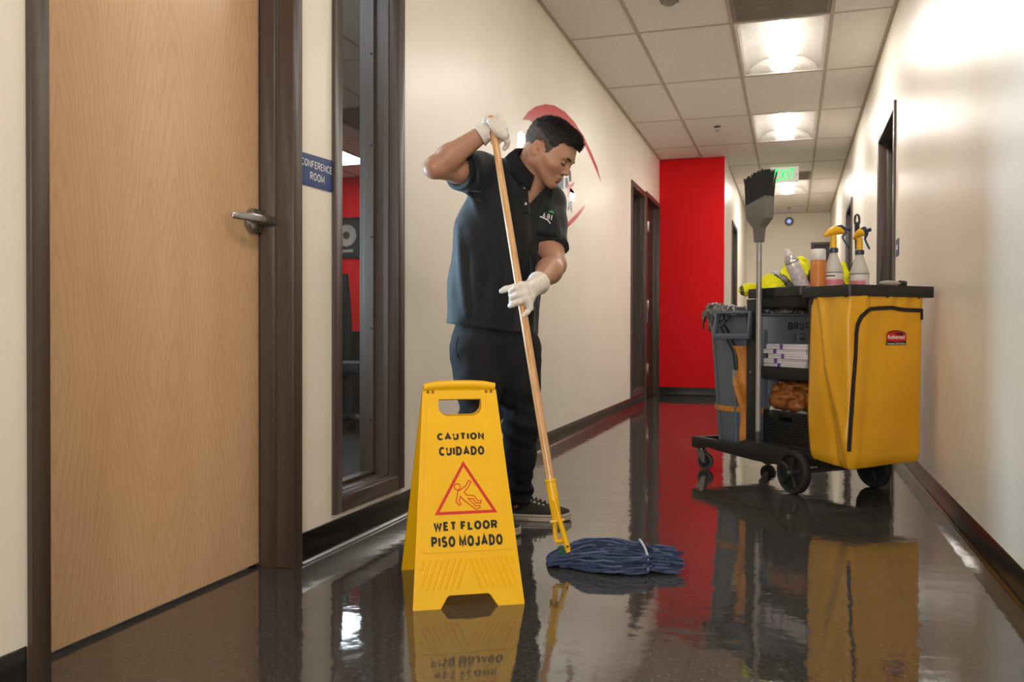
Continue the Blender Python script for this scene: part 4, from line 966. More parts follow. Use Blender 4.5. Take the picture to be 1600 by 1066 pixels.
for sg in (-1, 1):
    m = MB()
    hc, hs = math.cos(.43), math.sin(.43); P_ = lambda x, y, z: (hc*sg*x-hs*y, hs*sg*x+hc*y, z)
    oc = [(.262, .690), (.330, .690), (.352, .575), (.346, .553), (.318, .551), (.308, .566), (.308, .640), (.255, .655)]
    for y0 in (-.098, .086): m.rings([[P_(x, y, z) for x, z in oc] for y in (y0, y0+.012)])
    m.rings([[P_(x, y, z) for x, z in ((.306, .566), (.318, .551), (.346, .553), (.352, .572), (.336, .582), (.318, .58))] for y in np.linspace(-.098, .098, 5)])
    m.rings([[P_(x, y, z) for x, z in ((.255, .676), (.331, .680), (.331, .692), (.255, .694))] for y in np.linspace(-.10, .10, 5)])
    m.obj('bin_handle', gy, TB, bevel=.004)
# raised name on the bin wall, facing the shelves
dv = (cw(.28, .3, .5)-BC); 
def bin_face(u, v, ang, off=.0012):
    r_ = .2265+.0655*v+off; a = ang+u/r_; return (r_*math.cos(a), r_*math.sin(a), v)
ang0 = -1.52
blkr = mat('bin_dark_print', '101214', .5)
V, Fs = block_text('BRUTE', .150, .036, .26, .18); m = MB(); flat(m, V, Fs, lambda x, y: bin_face(x, .618+y, ang0, .002)); tag(m.obj('lettering', blkr, TB), kind='stuff')
V, Fs = stroke2d([(-.034, -.016), (.034, -.016), (.034, .010), (.022, .017), (0, .020), (-.022, .017), (-.034, .010)], .004); m = MB(); flat(m, V, Fs, lambda x, y: bin_face(x, .562+y, ang0, .002))
m.obj('emblem', blkr, TB)
V, Fs = stroke2d([(-.026, -.006), (.026, -.006)], .010, False); m = MB(); flat(m, V, Fs, lambda x, y: bin_face(x, .562+y, ang0, .002)); m.obj('emblem_bar', blkr, TB)
# liner: crumpled sheet folded over the rim
LN = thing('bin_liner', 'crumpled dark plastic liner folded over the rim of the grey bin', 'bin bag', BC, CROT); m = MB(); R = []
N_ = 150
for k, (r0, z0) in enumerate([(.225, .640), (.245, .690), (.262, .706), (.280, .708), (.292, .702), (.297, .690), (.298, .678)]):
    ring = []
    for i in range(N_):
        a = 2*PI*i/N_; nz = math.sin(a*23+k*.9)+.7*math.sin(a*37-k*1.7+1)+.6*math.sin(a*61+k*2.3)
        dr = .0045*nz; out = max(0, math.cos(a-PI*.93))**6
        ring.append(((r0+dr+(.02*out if k > 4 else 0))*math.cos(a), (r0+dr+(.02*out if k > 4 else 0))*math.sin(a), z0+(.008+.010*out)*abs(nz)*(.5 if k < 5 else .3)+(.020*out if k < 5 else -.05*out*(k-4)*(.6+.4*math.sin(a*19)))))
    R.append(ring)
m.rings(R, True, False, False)
lin = NT('grey_liner_film'); lv = lin.coord(); lin.color(lin.ramp(lin.noise(lv, 34, 5, .65, 1.5), [(.40, hexc('17171a')), (.52, hexc('4a4a4c')), (.62, hexc('a6a4a2'))])); lin.set(Roughness=.3); lin.bump(lin.noise(lv, 60, 4, .6, 1), .8, .01)
m.obj('liner_skirt', lin.m, LN, smooth=True, angle=180, solid=.001)
# orange apron caddy strapped round the bin
org_m = NT('orange_nylon'); ov = org_m.coord(); org_m.color(org_m.ramp(org_m.noise(ov, 14, 4), [(.3, hexc('b5701f')), (.7, hexc('d58a35'))])); org_m.set(Roughness=.5); org_m.bump(org_m.noise(ov, 30, 4, .6, 1.2), .5, .008); org_m = org_m.m
AP = thing('caddy_apron', 'orange cloth caddy apron strapped around the grey bin', 'apron', BC, CROT); m = MB()
m.rings([[((.2285+.0655*z+.003+d)*math.cos(a), (.2285+.0655*z+.003+d)*math.sin(a), z) for z, d in ((.185, 0), (.185, .003), (.212, .003), (.212, 0))] for a in np.linspace(PI*.55, PI*1.62, 40)], True); m.obj('strap', org_m, AP, smooth=True, angle=40)
m = MB(); R = []
for k in range(16):
    q = k/15; z = .02+.50*q; r_ = .2265+.0655*z; ring = []
    aL, aR = 3.56+.06*math.sin(q*6+.6)-.10*(q-.5)*q, 3.93
    for a in np.linspace(aL, aR, 14): ring.append(((r_+.026+.012*math.sin(a*21+q*9)+.010*math.sin(q*13))*math.cos(a), (r_+.026+.012*math.sin(a*21+q*9)+.010*math.sin(q*13))*math.sin(a), z))
    for a in np.linspace(aR, aL, 14): ring.append(((r_+.004)*math.cos(a), (r_+.004)*math.sin(a), z))
    R.append(ring)
m.rings(R); m.obj('pocket', org_m, AP, smooth=True, angle=50)
t = thing('scraper_tool', 'black handled tool standing in the orange apron pocket', 'tool', BC, CROT); m = MB()
a0 = 3.56; m.tube([(.275*math.cos(a0), .275*math.sin(a0), .40), (.285*math.cos(a0-.03), .285*math.sin(a0-.03), .50), (.302*math.cos(a0-.20), .302*math.sin(a0-.20), .60), (.304*math.cos(a0-.24), .304*math.sin(a0-.24), .618)], [.012, .014, .019, .015], 10); m.obj('handle', BP, t, smooth=True)
m = MB(); m.box(-.03, .03, -.002, .002, -.08, .0); m.obj('blade', steel, t, loc=(.268*math.cos(a0), .268*math.sin(a0), .40), rot=(0, 0, a0+PI/2))

# ------------------------------------------------------------ broom standing upside down at the cart's near side
e1 = .45*_rt - .89*np.array([-_sy, _cy, 0]); brz = math.atan2(e1[1], e1[0]); BL = cw(-.028, .560, .206)
BR = thing('broom', 'upright broom with black bristles up, clipped to the near side of the cart', 'broom', BL, brz)
gm2 = mat('light_grey_metal', '9c9894', .4, .3); 
m = MB(); m.tube([(0, 0, .055), (0, 0, .985)], .0128, 16); m.obj('handle', gm2, BR, smooth=True)
m = MB(); m.tube([(0, 0, .0), (0, 0, .004), (0, 0, .06)], [.012, .0145, .0145], 14); m.obj('handle_grip', dkgrey_plastic, BR, smooth=True)
m = MB(); m.box(-.0045, .0045, -.0135, -.0125, .70, .77); m.obj('handle_print', mat('grey_print', '6b6764', .5), BR)
m = MB(); secs = [(.962, .0, .018, .018), (1.00, 0, .020, .020), (1.030, .0, .022, .022), (1.040, .001, .030, .025), (1.072, .003, .061, .028), (1.095, .002, .065, .029), (1.16, .0, .068, .030)]
m.rings([[(c_+x*hw, y*hd, z+(.018*x if z > 1.1 else 0)) for x, y in ((-1, -1), (1, -1), (1, 1), (-1, 1))] for z, c_, hw, hd in secs]); m.obj('broom_head', mat('broom_grey_plastic', '6b6864', .5), BR, bevel=.004)
m = MB(); rr = random.Random(5)
for i in range(26):
    for j in range(7):
        x = -.063+.126*i/25; y = -.025+.05*j/6; fl = x*1.05+rr.uniform(-.006, .006); top = 1.16+.132+.022*(x/.07)*.7+rr.uniform(-.008, .006)-.012*abs(x/.07)
        stray = rr.random() < .04
        for _ in range(2):
            x1 = fl*1.10+rr.uniform(-.004, .004)+(rr.choice((-1, 1))*.03 if stray else 0); y1 = y*1.25+rr.uniform(-.004, .004)
            m.tube([(x, y, 1.14), (x+(x1-x)*.5, y+(y1-y)*.5, 1.25), (x1, y1, top+rr.uniform(-.006, .006))], [.0042, .0042, .0030], 4, cap=True)
tag(m.obj('bristles', mat('black_bristle', '1d1b1b', .75), BR), kind='stuff')

# ------------------------------------------------------------ things on the shelves
wbox = mat('white_carton', 'd9d3d6', .6); purp = mat('purple_carton_print', '6a3c93', .5)
specs = [(.045, .470, .5745, .0, .016), (.047, .465, .5910, .04, .022), (.040, .440, .6135, -.05, .022), (.050, .475, .6360, .03, .022), (.045, .455, .6585, -.02, .024)]
labs = ['flat white carton with purple band, bottom of the stack on the cart', 'flat white carton with purple band, second from bottom of the stack', 'flat white carton with purple band, middle of the stack on the cart', 'flat white carton with purple band, second from top of the stack', 'flat white carton with purple band, top of the stack on the cart']
CB = None
for k, (w_, s_, z, rz, h_) in enumerate(specs):
    t = thing('carton', labs[k], 'box', cw(w_, s_, z), CROT+rz, 'white cartons stacked on the cart shelf')
    m = MB(); m.box(0, .16, -.145, .145, 0, h_); m.obj('carton_body', wbox, t, bevel=.0015, seg=1)
    m = MB(); m.box(-.0006, .1606, .02+.03*(k % 2), .042+.03*(k % 2), .0002, h_+.0005); m.obj('purple_band', purp, t)
    m = MB(); m.box(-.0005, .0, -.144, .144, h_*.55, h_*.62); m.obj('lid_seam', mat('carton_seam', '8d868c', .7), t)
# basket
BKT = thing('plastic_basket', 'black perforated plastic basket on the lower shelf of the cart', 'basket', cw(.035, .250, .201), CROT); m = MB(); W_, L_, H_ = .30, .345, .165
def bar(a, b, th_=.0035): 
    m.box(min(a[0], b[0])-th_/2, max(a[0], b[0])+th_/2, min(a[1], b[1])-th_/2, max(a[1], b[1])+th_/2, min(a[2], b[2])-th_/2, max(a[2], b[2])+th_/2)
for side_ in range(4):
    nlen = L_ if side_ < 2 else W_; n1 = int(nlen/.0125)
    fx = (lambda u, z: (0, u, z)) if side_ == 0 else (lambda u, z: (W_, u, z)) if side_ == 1 else (lambda u, z: (u, 0, z)) if side_ == 2 else (lambda u, z: (u, L_, z))
    hole_ = lambda u, z: .115 < z < .140 and abs(u-nlen*.55) < .05
    for i in range(n1+1):
        u = nlen*i/n1
        if abs(u-nlen*.55) < .05: bar(fx(u, .012), fx(u, .115), .0046); bar(fx(u, .140), fx(u, .155), .0046)
        else: bar(fx(u, .012), fx(u, .155), .0046)
    for k in range(12):
        z = .012+.0125*k
        if .116 < z < .139: bar(fx(0, z), fx(nlen*.55-.05, z), .0046); bar(fx(nlen*.55+.05, z), fx(nlen, z), .0046)
        else: bar(fx(0, z), fx(nlen, z), .0046)
tag(m.obj('lattice_walls', mat('basket_black', '171616', .5), BKT), kind='stuff')
m = MB(); m.box(-.004, W_+.004, -.004, L_+.004, 0, .012); m.obj('basket_bottom', mat('basket_black', '171616'), BKT, bevel=.002)
o_ = rrect(-.005, W_+.005, -.005, L_+.005, .012); i_ = rrect(.006, W_-.006, .006, L_-.006, .008); m = MB()
m.rings([[(p[0], p[1], z) for p in poly] for poly, z in ((i_, .155), (o_, .155), (o_, .167), (i_, .167))], True, False, False, loop=True); m.obj('basket_rim', mat('basket_black', '171616'), BKT, bevel=.002)
def crumpled(name, label, cat, part, loc, rad, m_, seed, h=.005, amp=.18, f_=14, group=None, rz=CROT, lumps=()):
    s = SDF(); s.ell((0, 0, 0), rad, k=.02)
    for c_, r_ in lumps: s.ell(c_, r_, k=.015)
    mn = min(rad); s.add(lambda P: amp*mn*(1-np.abs(vnoise(P, f_, seed, 3)))**2-.05*mn)
    s.plane((0, 0, -rad[2]*.92), (0, 0, -1))
    ext = np.array(rad)+.03
    for c_, r_ in lumps: ext = np.maximum(ext, np.abs(np.array(c_))+np.array(r_)+.02)
    V, F = surface(s, -ext, ext, h); t = thing(name, label, cat, (loc[0], loc[1], loc[2]+rad[2]*.92), rz, group); mesh_np(part, V, F, m_, t, relax=1); return t
brn = NT('brown_nylon'); bv = brn.coord(); brn.color(brn.ramp(brn.noise(bv, 8, 3), [(.3, hexc('7a4516')), (.7, hexc('9a5c22'))])); brn.set(Roughness=.32); brn.bump(brn.noise(bv, 24, 4, .6, 1.5), .7, .012)
# contents of the basket
crumpled('nylon_bag', 'crumpled brown nylon bag piled on the black basket', 'bag', 'bag_body', cw(.165, .445, .335), (.168, .205, .100), brn.m, 4, amp=.40, f_=22, lumps=[((.02, -.10, .03), (.12, .10, .07)), ((-.02, .08, .03), (.12, .09, .07))])
t = thing('paper_roll', 'white paper roll at the corner of the black basket', 'paper roll', cw(.075, .575, .335), CROT); m = MB(); m.lathe([(.012, 0), (.034, 0), (.036, .004), (.036, .066), (.034, .07), (.012, .07)], n=24); o = m.obj('roll', mat('white_tissue', 'd9d5d0', .8), t, smooth=True, angle=50); o.rotation_euler = (.9, -.6, 0); o.location = (0, 0, .008); o.scale = (.8, .8, .8)
crumpled('plastic_film', 'crumpled white plastic film at the front of the black basket', 'bag', 'film', cw(.075, .42, .330), (.035, .09, .028), mat('white_film', 'b3aeaa', .4), 9, h=.004, amp=.4, f_=20)
# ------------------------------------------------------------ things on the top tray
def bottle_tools(): pass
SB = 1.13
TZ = .915
wcan = mat('white_can_paint', 'd2cbca', .3, .2); 
t = thing('aerosol_can', 'white aerosol can leaning on the yellow vest', 'spray can', cw(.085, .37, TZ), CROT); 
lean = Vector((1, 0, 0)); 
tr_ = Matrix.Rotation(math.radians(-24), 3, Vector((-_rt[1], _rt[0], 0)).normalized() if False else Vector((_fw[0], _fw[1], 0)).normalized())
Rl = Matrix.Rotation(-CROT, 3, 'Z') @ tr_
ca = Vector((0, 0, .008))
def canpart(name, prof, m_, ang=40): b = MB(); b.lathe([(r_, h_) for r_, h_ in prof], n=32, R=Rl, c=ca); return b.obj(name, m_, t, smooth=True, angle=ang)
canpart('can_body', [(0, .002), (.029, 0), (.033, .004), (.033, .150), (.031, .156), (.0, .156)], wcan)
canpart('can_shoulder', [(.0335, .150), (.0345, .153), (.0345, .157), (.031, .160), (.030, .172), (.020, .184), (.016, .186), (0, .186)], mat('can_tinplate', 'bdb8b2', .3, .7))
canpart('spray_cap', [(.0165, .186), (.0165, .198), (.0115, .202), (.011, .214), (.009, .217), (0, .217)], mat('white_cap', 'dcd6d2', .45))
b = MB(); b.lathe([(.0332, .02), (.0334, .021), (.0334, .135), (.0332, .136)], n=32, R=Rl, c=ca, cap=False); b.obj('can_print', mat('can_pale_print', 'c9bec4', .4, 0, .2, 60), t, smooth=True)
t = thing('aerosol_can', 'orange aerosol can with a white cap standing on the tray', 'spray can', cw(.105, .308, TZ), CROT)
m = MB(); m.lathe([(0, 0), (.031, 0), (.034, .003), (.034, .150), (.032, .154), (0, .154)], n=32)
oc_ = NT('orange_can_print'); ocv = oc_.coord(); oc_.color(oc_.ramp(oc_.noise(ocv, 90, 2), [(.35, hexc('bd6f2a')), (.6, hexc('c97c34')), (.72, hexc('d59a5c'))])); oc_.set(Roughness=.35); m.obj('can_body', oc_.m, t, smooth=True)
m = MB(); m.lathe([(.033, .153), (.0345, .156), (.034, .200), (.031, .204), (0, .205)], n=32); m.obj('cap', mat('white_cap', 'dcd6d2'), t, smooth=True)
# spray bottles
def spray_bottle(label, loc, rz):
    t = thing('spray_bottle', label, 'bottle', loc, rz, 'spray bottles on the cart tray'); t.scale = (SB, SB, SB)
    clr = mat('frosted_bottle', 'c3bdb3', .3, 0, .03, 20)
    m = MB(); m.lathe([(0, 0), (.034, 0), (.038, .004), (.038, .086), (.036, .100), (.026, .130), (.018, .150), (.015, .164), (.0135, .175), (0, .175)], n=32); m.obj('bottle_body', clr, t, smooth=True)
    m = MB(); m.lathe([(.0384, .012), (.0386, .013), (.0386, .084), (.0384, .085)], n=32, cap=False); lb = m.obj('bottle_label', mat('white_label', 'd8d2cc', .5), t, smooth=True)
    m = MB(); m.rings([[(.039*math.cos(a), .039*math.sin(a), z) for a in np.linspace(PI*1.05, PI*2.02, 16)] for z in (.034, .058)], False, False, False); m.obj('pink_panel', mat('pink_print', 'd07a86', .5), lb, smooth=True)
    m = MB(); m.rings([[(.0388*math.cos(a), .0388*math.sin(a), z) for a in np.linspace(0, 2*PI, 33)[:-1]] for z in (.084, .087)], True, False, False); m.obj('label_rule', mat('black_print', '14120e'), lb, smooth=True)
    m = MB(); m.rings([[(.0389*math.cos(a), .0389*math.sin(a), z) for a in np.linspace(PI*1.1, PI*1.45, 10)] for z in (.069, .074)], False, False, False); m.obj('label_text_bar', mat('black_print', '14120e'), lb, smooth=True)
    m = MB(); m.lathe([(.0155, .166), (.0185, .168), (.0185, .184), (.015, .186)], n=24); m.obj('collar', mat('navy_plastic', '28384f', .4), t, smooth=True)
    yb = mat('trigger_yellow', 'eab010', .35); nv = mat('navy_plastic', '28384f')
    m = MB(); m.rings([[(x0+wx_*math.cos(a), wy_*math.sin(a), z) for a in np.linspace(0, 2*PI, 17)[:-1]] for z, x0, wx_, wy_ in ((.184, .0, .0135, .0125), (.220, .0, .0125, .0115), (.236, .0, .0125, .011))]); m.obj('neck', yb, t, smooth=True, angle=50)
    m = MB(); m.rings([[(x, wy_*math.sin(a), z0+hz_*math.cos(a)) for a in np.linspace(0, 2*PI, 15)[:-1]] for x, z0, hz_, wy_ in ((-.040, .236, .004, .006), (-.034, .240, .009, .009), (-.018, .250, .0165, .013), (.004, .257, .019, .014), (.026, .257, .016, .013), (.040, .252, .008, .009))]); m.obj('spray_head', yb, t, smooth=True, angle=50)
    m = MB(); m.tube([(.012, 0, .270), (.030, 0, .272), (.044, 0, .262), (.047, 0, .248), (.036, 0, .228), (.048, 0, .208), (.062, 0, .190), (.066, 0, .184)], [.007, .009, .009, .007, .0045, .0042, .004, .003], 8); m.obj('trigger', nv, t, smooth=True)
    m = MB(); m.lathe([(0, .046), (.006, .046), (.006, .060), (.008, .062), (.008, .068), (0, .068)], axis='x', n=12, c=(0, 0, .262)); m.obj('nozzle', nv, t, smooth=True)
    return t
sb = spray_bottle('spray bottle with yellow head turned sideways, beside the orange can', cw(.172, .284, TZ), _cyaw if False else YAW)
sb2 = spray_bottle('spray bottle with yellow head seen end-on, beside the black brush', cw(.355, .315, TZ), YAW-1.35)
# long handled brush hooked behind
t = thing('cleaning_brush', 'brush with a black looped handle standing behind the second spray bottle', 'brush', cw(.415, .395, TZ), YAW); t.scale = (1.25, 1.25, 1.0)
m = MB(); m.tube([(0, 0, .17), (0, 0, .30), (0, 0, .352)], [.007, .0125, .0128], 12, flat=.7); m.tube([(-.0075, 0, .345), (-.0085, 0, .365), (-.006, 0, .384), (0, 0, .390), (.006, 0, .384), (.0085, 0, .365), (.0075, 0, .345)], .0048, 8)
m.obj('handle', black_plastic, t, smooth=True)
m = MB(); m.tube([(0, 0, .285), (0, 0, .302)], .0085, 12); m.obj('ferrule', steel, t, smooth=True)
m = MB(); m.lathe([(.0, 0), (.024, .004), (.03, .06), (.024, .14), (.008, .175), (0, .176)], n=18); m.obj('brush_head', mat('black_bristle', '1d1b1b'), t, smooth=True)
# hi-vis vests: crumpled neon cloth with grey bands and dark piping
neon = mat('neon_yellow_mesh', 'e8e400', .75, 0, .08, 40, .35, 60, .004); band = mat('grey_reflective_band', '7f7c80', .45, .2); pipe_ = mat('black_piping', '191a14', .7)
def vest(label, loc, prims, seed, bands, group='yellow safety vests on the tray', f_=16):
    s = SDF()
    for c_, r_, k in prims: s.ell(c_, r_, k=k)
    s.add(lambda P: .019*np.abs(vnoise(P, f_*1.5, seed, 3))-.006); s.plane((0, 0, .001), (0, 0, -1))
    C_ = np.array([p[0] for p in prims]); R_ = np.array([p[1] for p in prims])
    V, F = surface(s, (C_-R_).min(0)-.03, (C_+R_).max(0)+.03, .0045)
    t = thing('safety_vest', label, 'vest', loc, YAW, group); cen = V[F].mean(1); mi = np.zeros(len(F), int)
    for p, n, w_ in bands:
        d = (cen-np.array(p)) @ (np.array(n)/np.linalg.norm(n)) + .006*vnoise(cen, 12, seed+3, 1)
        mi[np.abs(d) < w_+.006] = 2; mi[np.abs(d) < w_] = 1
    o = mesh_np('cloth', V, F, [neon, band, pipe_], t, mi=mi, relax=1); return t
v0 = cw(.19, .585, TZ)
vest('bright yellow safety vest with grey bands heaped at the left end of the tray', v0, [((-.075, 0, .055), (.080, .09, .062), .02), ((.02, .02, .085), (.075, .09, .090), .02), ((.060, .06, .115), (.050, .05, .085), .02), ((-.135, -.03, .045), (.04, .06, .035), .02)], 2, [((-.055, 0, .07), (.75, 0, .65), .012), ((.015, -.03, .03), (.5, .3, -.8), .009)])
vest('bright yellow safety vest sleeve hanging over the tray end', cw(.06, .715, .905), [((-.010, .0, .048), (.055, .035, .028), .015), ((-.045, 0, .034), (.024, .026, .024), .015)], 5, [((-.066, 0, .036), (1, 0, .1), .002)])
vest('bright yellow safety vest with a grey panel between the two spray bottles', cw(.315, .42, TZ), [((-.01, .0, .06), (.045, .05, .07), .02), ((.025, -.01, .075), (.028, .04, .085), .015), ((-.035, 0, .115), (.03, .03, .022), .012)], 7, [((-.003, 0, .06), (1, .0, .28), .018)])
crumpled('black_bag', 'crumpled black plastic bag behind the white and orange cans', 'bag', 'film', cw(.20, .415, TZ), (.05, .045, .080), mat('black_film', '161618', .3), 12, h=.005, amp=.35, f_=12)
crumpled('work_glove', 'grey cloth glove with a dark cuff lying on the bag frame', 'glove', 'glove_body', cw(.235, .012, .940), (.062, .020, .013), mat('grey_knit', '9c978f', .9), 15, h=.003, amp=.25, f_=18)
t = thing('glove_cuff', 'dark rolled cuff lying next to the grey glove on the bag frame', 'cuff', cw(.305, .012, .942), CROT); m = MB(); m.tube([(-.016, 0, .010), (.016, 0, .010)], [.013, .012], 14); m.obj('cuff', mat('dark_knit', '2f2b27', .9), t, smooth=True)
# ------------------------------------------------------------ the man
PB = np.array([-1.02, 3.14, 0.]); ZC0 = 3.28
PE = thing('person', 'man in black polo shirt and black jeans mopping the floor with both gloved hands', 'person', tuple(PB))
P = lambda u, v, dz=0.: at(u, v, ZC0+dz)
RTv, CMv, UPv = CR, -_fw, CU                       # image right, towards camera, up
pole_at = lambda v: (lambda t: (np.array(MP0)+(np.array(MP1)-np.array(MP0))*t))(min(range(2001), key=lambda k: abs((lambda X: 533-F_PX*((X-CAMP) @ CU)/((X-CAMP) @ _fw))(np.array(MP0)+(np.array(MP1)-np.array(MP0))*k/2000)-v))/2000)
pole_dz = lambda v: (pole_at(v)-CAMP) @ _fw - ZC0
# joints
shR, shL = P(750, 268, -.075), P(856, 316, .085)
elR, wrR = P(679, 262, -.245), P(757, 207, pole_dz(205)+.03)
elL, wrL = P(866, 414, -.055), P(838, 447, pole_dz(455)+.075)
hipR, hipL = P(744, 545, -.065), P(807, 548, .06)
knR, knL = P(751, 655, -.09), P(814, 660, .05)
anR, anL = np.array([-1.150, 3.012, .10]), np.array([-1.028, 3.262, .10])
neckB = P(820, 287, -.005)
# torso frame: lateral (to his left), normal (chest), up; the normal axis is squashed
nl = .77*RTv-.64*CMv; nl /= np.linalg.norm(nl); nn = .64*RTv+.77*CMv; nn -= nl*(nn @ nl); nn /= np.linalg.norm(nn); nu = np.cross(nl, nn)*-1
nu = np.cross(nn, nl); nu = nu if nu[2] > 0 else -nu
BT = np.stack([nl, nn, nu]); SQ = .70; T0 = P(772, 520, .03)
def TQ(X): q = (np.atleast_2d(X)-T0) @ BT.T; q[:, 1] /= SQ; return q
tq = lambda X: TQ(X)[0]
# head frame
h_pitch, h_yaw, h_roll = math.radians(35), math.radians(21), math.radians(2)
hf = math.cos(h_pitch)*(math.cos(h_yaw)*RTv+math.sin(h_yaw)*CMv)-math.sin(h_pitch)*UPv
hu = math.sin(h_pitch)*(math.cos(h_yaw)*RTv+math.sin(h_yaw)*CMv)+math.cos(h_pitch)*UPv
hl_ = np.cross(hu, hf); hl_ = hl_ if hl_ @ CMv < 0 else -hl_
HO = P(856, 238, -.055); HS = 1.02; HB = np.stack([hl_, hf, hu])
def HQ(X): q = ((np.atleast_2d(X)-HO) @ HB.T)/HS; q[:, 2] = np.where(q[:, 2] < 0, q[:, 2]*1.17, q[:, 2]); return q
def HW(p): p = np.array(p, float); p[..., 2] = np.where(p[..., 2] < 0, p[..., 2]/1.17, p[..., 2]); return HO+HS*(p @ HB)
def head_sdf():
    s = SDF(); k = .022
    s.ell((0, -.008, .032), (.0745, .098, .080), k=k)
    s.ell((0, .034, -.004), (.066, .060, .084), k=.03)
    s.ell((0, .050, -.050), (.047, .040, .052), k=.03)
    for sx in (-1, 1):
        s.cone((sx*.053, .002, -.055), (sx*.020, .070, -.100), .019, .017, k=.03)
        s.cone((sx*.060, .012, -.02), (sx*.053, .002, -.058), .016, .018, k=.03)
        s.ell((sx*.045, .056, -.030), (.021, .022, .020), k=.025)
        s.cone((sx*.036, .080, .020), (sx*.010, .089, .018), .010, .010, k=.018)
    s.ell((0, .079, -.104), (.021, .014, .016), k=.02)
    s.cone((0, .084, .016), (0, .095, -.010), .008, .009, k=.014); s.cone((0, .093, -.006), (0, .1030, -.031), .0080, .0100, k=.008)
    s.ell((0, .1050, -.0325), (.0100, .0090, .0085), k=.006)
    for sx in (-1, 1): s.ell((sx*.0115, .0975, -.0360), (.0065, .0095, .0070), k=.006)
    for sx in (-1, 1):
        s.ell((sx*.0315, .094, -.001), (.0165, .013, .0095), k=.014, op='s')
        s.ell((sx*.0305, .0775, -.0035), (.0150, .0135, .0125), k=.004)
        s.cone((sx*.0430, .0835, -.0075), (sx*.0190, .0885, -.0085), .0016, .0016, k=.003)   # lower lid
        s.ell((sx*.0070, .1010, -.0440), (.0036, .0055, .0035), k=.003, op='s')
    s.ell((0, .0900, -.0635), (.0240, .0120, .0068), k=.009); s.ell((0, .0880, -.0762), (.0210, .0120, .0082), k=.009)
    s.cone((-.022, .0945, -.0705), (0, .1045, -.0695), .0014, .0018, k=.004, op='s'); s.cone((0, .1045, -.0695), (.022, .0945, -.0705), .0018, .0014, k=.004, op='s')
    s.ell((0, .099, -.0865), (.012, .006, .0045), k=.01, op='s')
    s.cone((0, .107, -.046), (0, .105, -.058), .0022, .0022, k=.005, op='s')
    ta = math.radians(-14); R_ = np.array([[1, 0, 0], [0, math.cos(ta), -math.sin(ta)], [0, math.sin(ta), math.cos(ta)]])
    for sx in (-1, 1):
        s.ell((sx*.0790, -.016, -.010), (.0085, .0185, .0305), R=R_, k=.004)
        s.ell((sx*.0775, -.007, -.034), (.0060, .0085, .0090), k=.004)
        s.ell((sx*.0880, -.013, -.006), (.0062, .0105, .0185), R=R_, k=.003, op='s')
        s.ell((sx*.0845, -.005, -.017), (.0065, .0065, .0085), k=.003, op='s')
    return s
HEAD = head_sdf()
def body_field(X):
    X = np.atleast_2d(X); s = SDF()
    # trunk in squashed frame
    d = np.full(len(X), 9.)
    q = TQ(X)
    tr = SDF()
    for a, b, ra, rb in ((P(772, 560, .03), P(775, 470, .03), .125, .140), (P(775, 470, .03), P(786, 370, .02), .140, .155), (P(786, 370, .02), P(799, 322, .01), .155, .140)): tr.cone(tq(a), tq(b), ra, rb, k=.05)
    d = tr(q)*.74
    lim = SDF()
    lim.cone(shR, neckB, .052, .060, k=.03); lim.cone(shL, neckB, .052, .060, k=.03)
    lim.cone(shR, shR+(elR-shR)*.5, .054, .048, k=.03); lim.cone(shR+(elR-shR)*.5, elR, .046, .0375, k=.02); lim.cone(elR, elR+(wrR-elR)*.3, .0375, .0430, k=.015); lim.cone(elR+(wrR-elR)*.3, wrR, .0430, .0290, k=.02)
    lim.cone(shL, shL+(elL-shL)*.5, .054, .047, k=.03); lim.cone(shL+(elL-shL)*.5, elL, .047, .0430, k=.02); lim.cone(elL, elL+(wrL-elL)*.3, .0440, .0460, k=.015); lim.cone(elL+(wrL-elL)*.3, wrL, .0460, .0250, k=.02)
    lim.ell(wrR+(wrR-elR)*.06, (.023, .022, .022), k=.02); lim.ell(wrL+(wrL-elL)*.06, (.020, .020, .020), k=.02)
    for h_, k_, a_ in ((hipR, knR, anR), (hipL, knL, anL)):
        lim.cone(h_, k_, .070, .050, k=.04); lim.cone(k_, k_+(a_-k_)*.35, .052, .050, k=.03); lim.cone(k_+(a_-k_)*.35, a_, .046, .032, k=.02); lim.cone(a_, a_*[1, 1, .45], .030, .026, k=.01)
    e = lim(X); h = np.maximum(.06-np.abs(d-e), 0)/.06; d = np.minimum(d, e)-h*h*.06*.25
    nk = SDF(); nk.cone(HW((0, -.028, -.035)), neckB, .058, .062, k=0); 
    a1, a2 = HW((-.066, -.025, -.045)), P(826, 298, -.045); nk.cone(a1, a2, .012, .008, k=.03)
    nk.ell(HW((0, .018, -.108)), (.017, .017, .014), k=.03)
    e = nk(X); h = np.maximum(.03-np.abs(d-e), 0)/.03; d = np.minimum(d, e)-h*h*.03*.25
    near = np.linalg.norm(X-HO, axis=1) < .24
    if near.any():
        e = HEAD(HQ(X[near]))*HS; dd = d[near]; h = np.maximum(.02-np.abs(dd-e), 0)/.02; d[near] = np.minimum(dd, e)-h*h*.02*.25
    return d
allj = np.array([shR, shL, elR, wrR, elL, wrL, hipR, hipL, knR, knL, anR, anL, HO])
V, F = surface(body_field, allj.min(0)-.17, allj.max(0)+.16, .0029, slack=.6)
skin = NT('skin'); at_ = skin.n('Attribute', attribute_name='tone'); sv = skin.coord()
mxs = skin.n('MixRGB', blend_type='MULTIPLY', i_Fac=1.0); skin.l(at_.outputs['Color'], mxs.inputs[1]); skin.l(skin.ramp(skin.noise(sv, 26, 4), [(.3, (.92, .90, .88)), (.7, (1, 1, 1))]), mxs.inputs[2])
skin.color(mxs.outputs[0]); skin.set(Roughness=.45, Specular_IOR_Level=.4, Subsurface_Weight=.06, Subsurface_Radius=(.012, .005, .003), Subsurface_Scale=1.0)
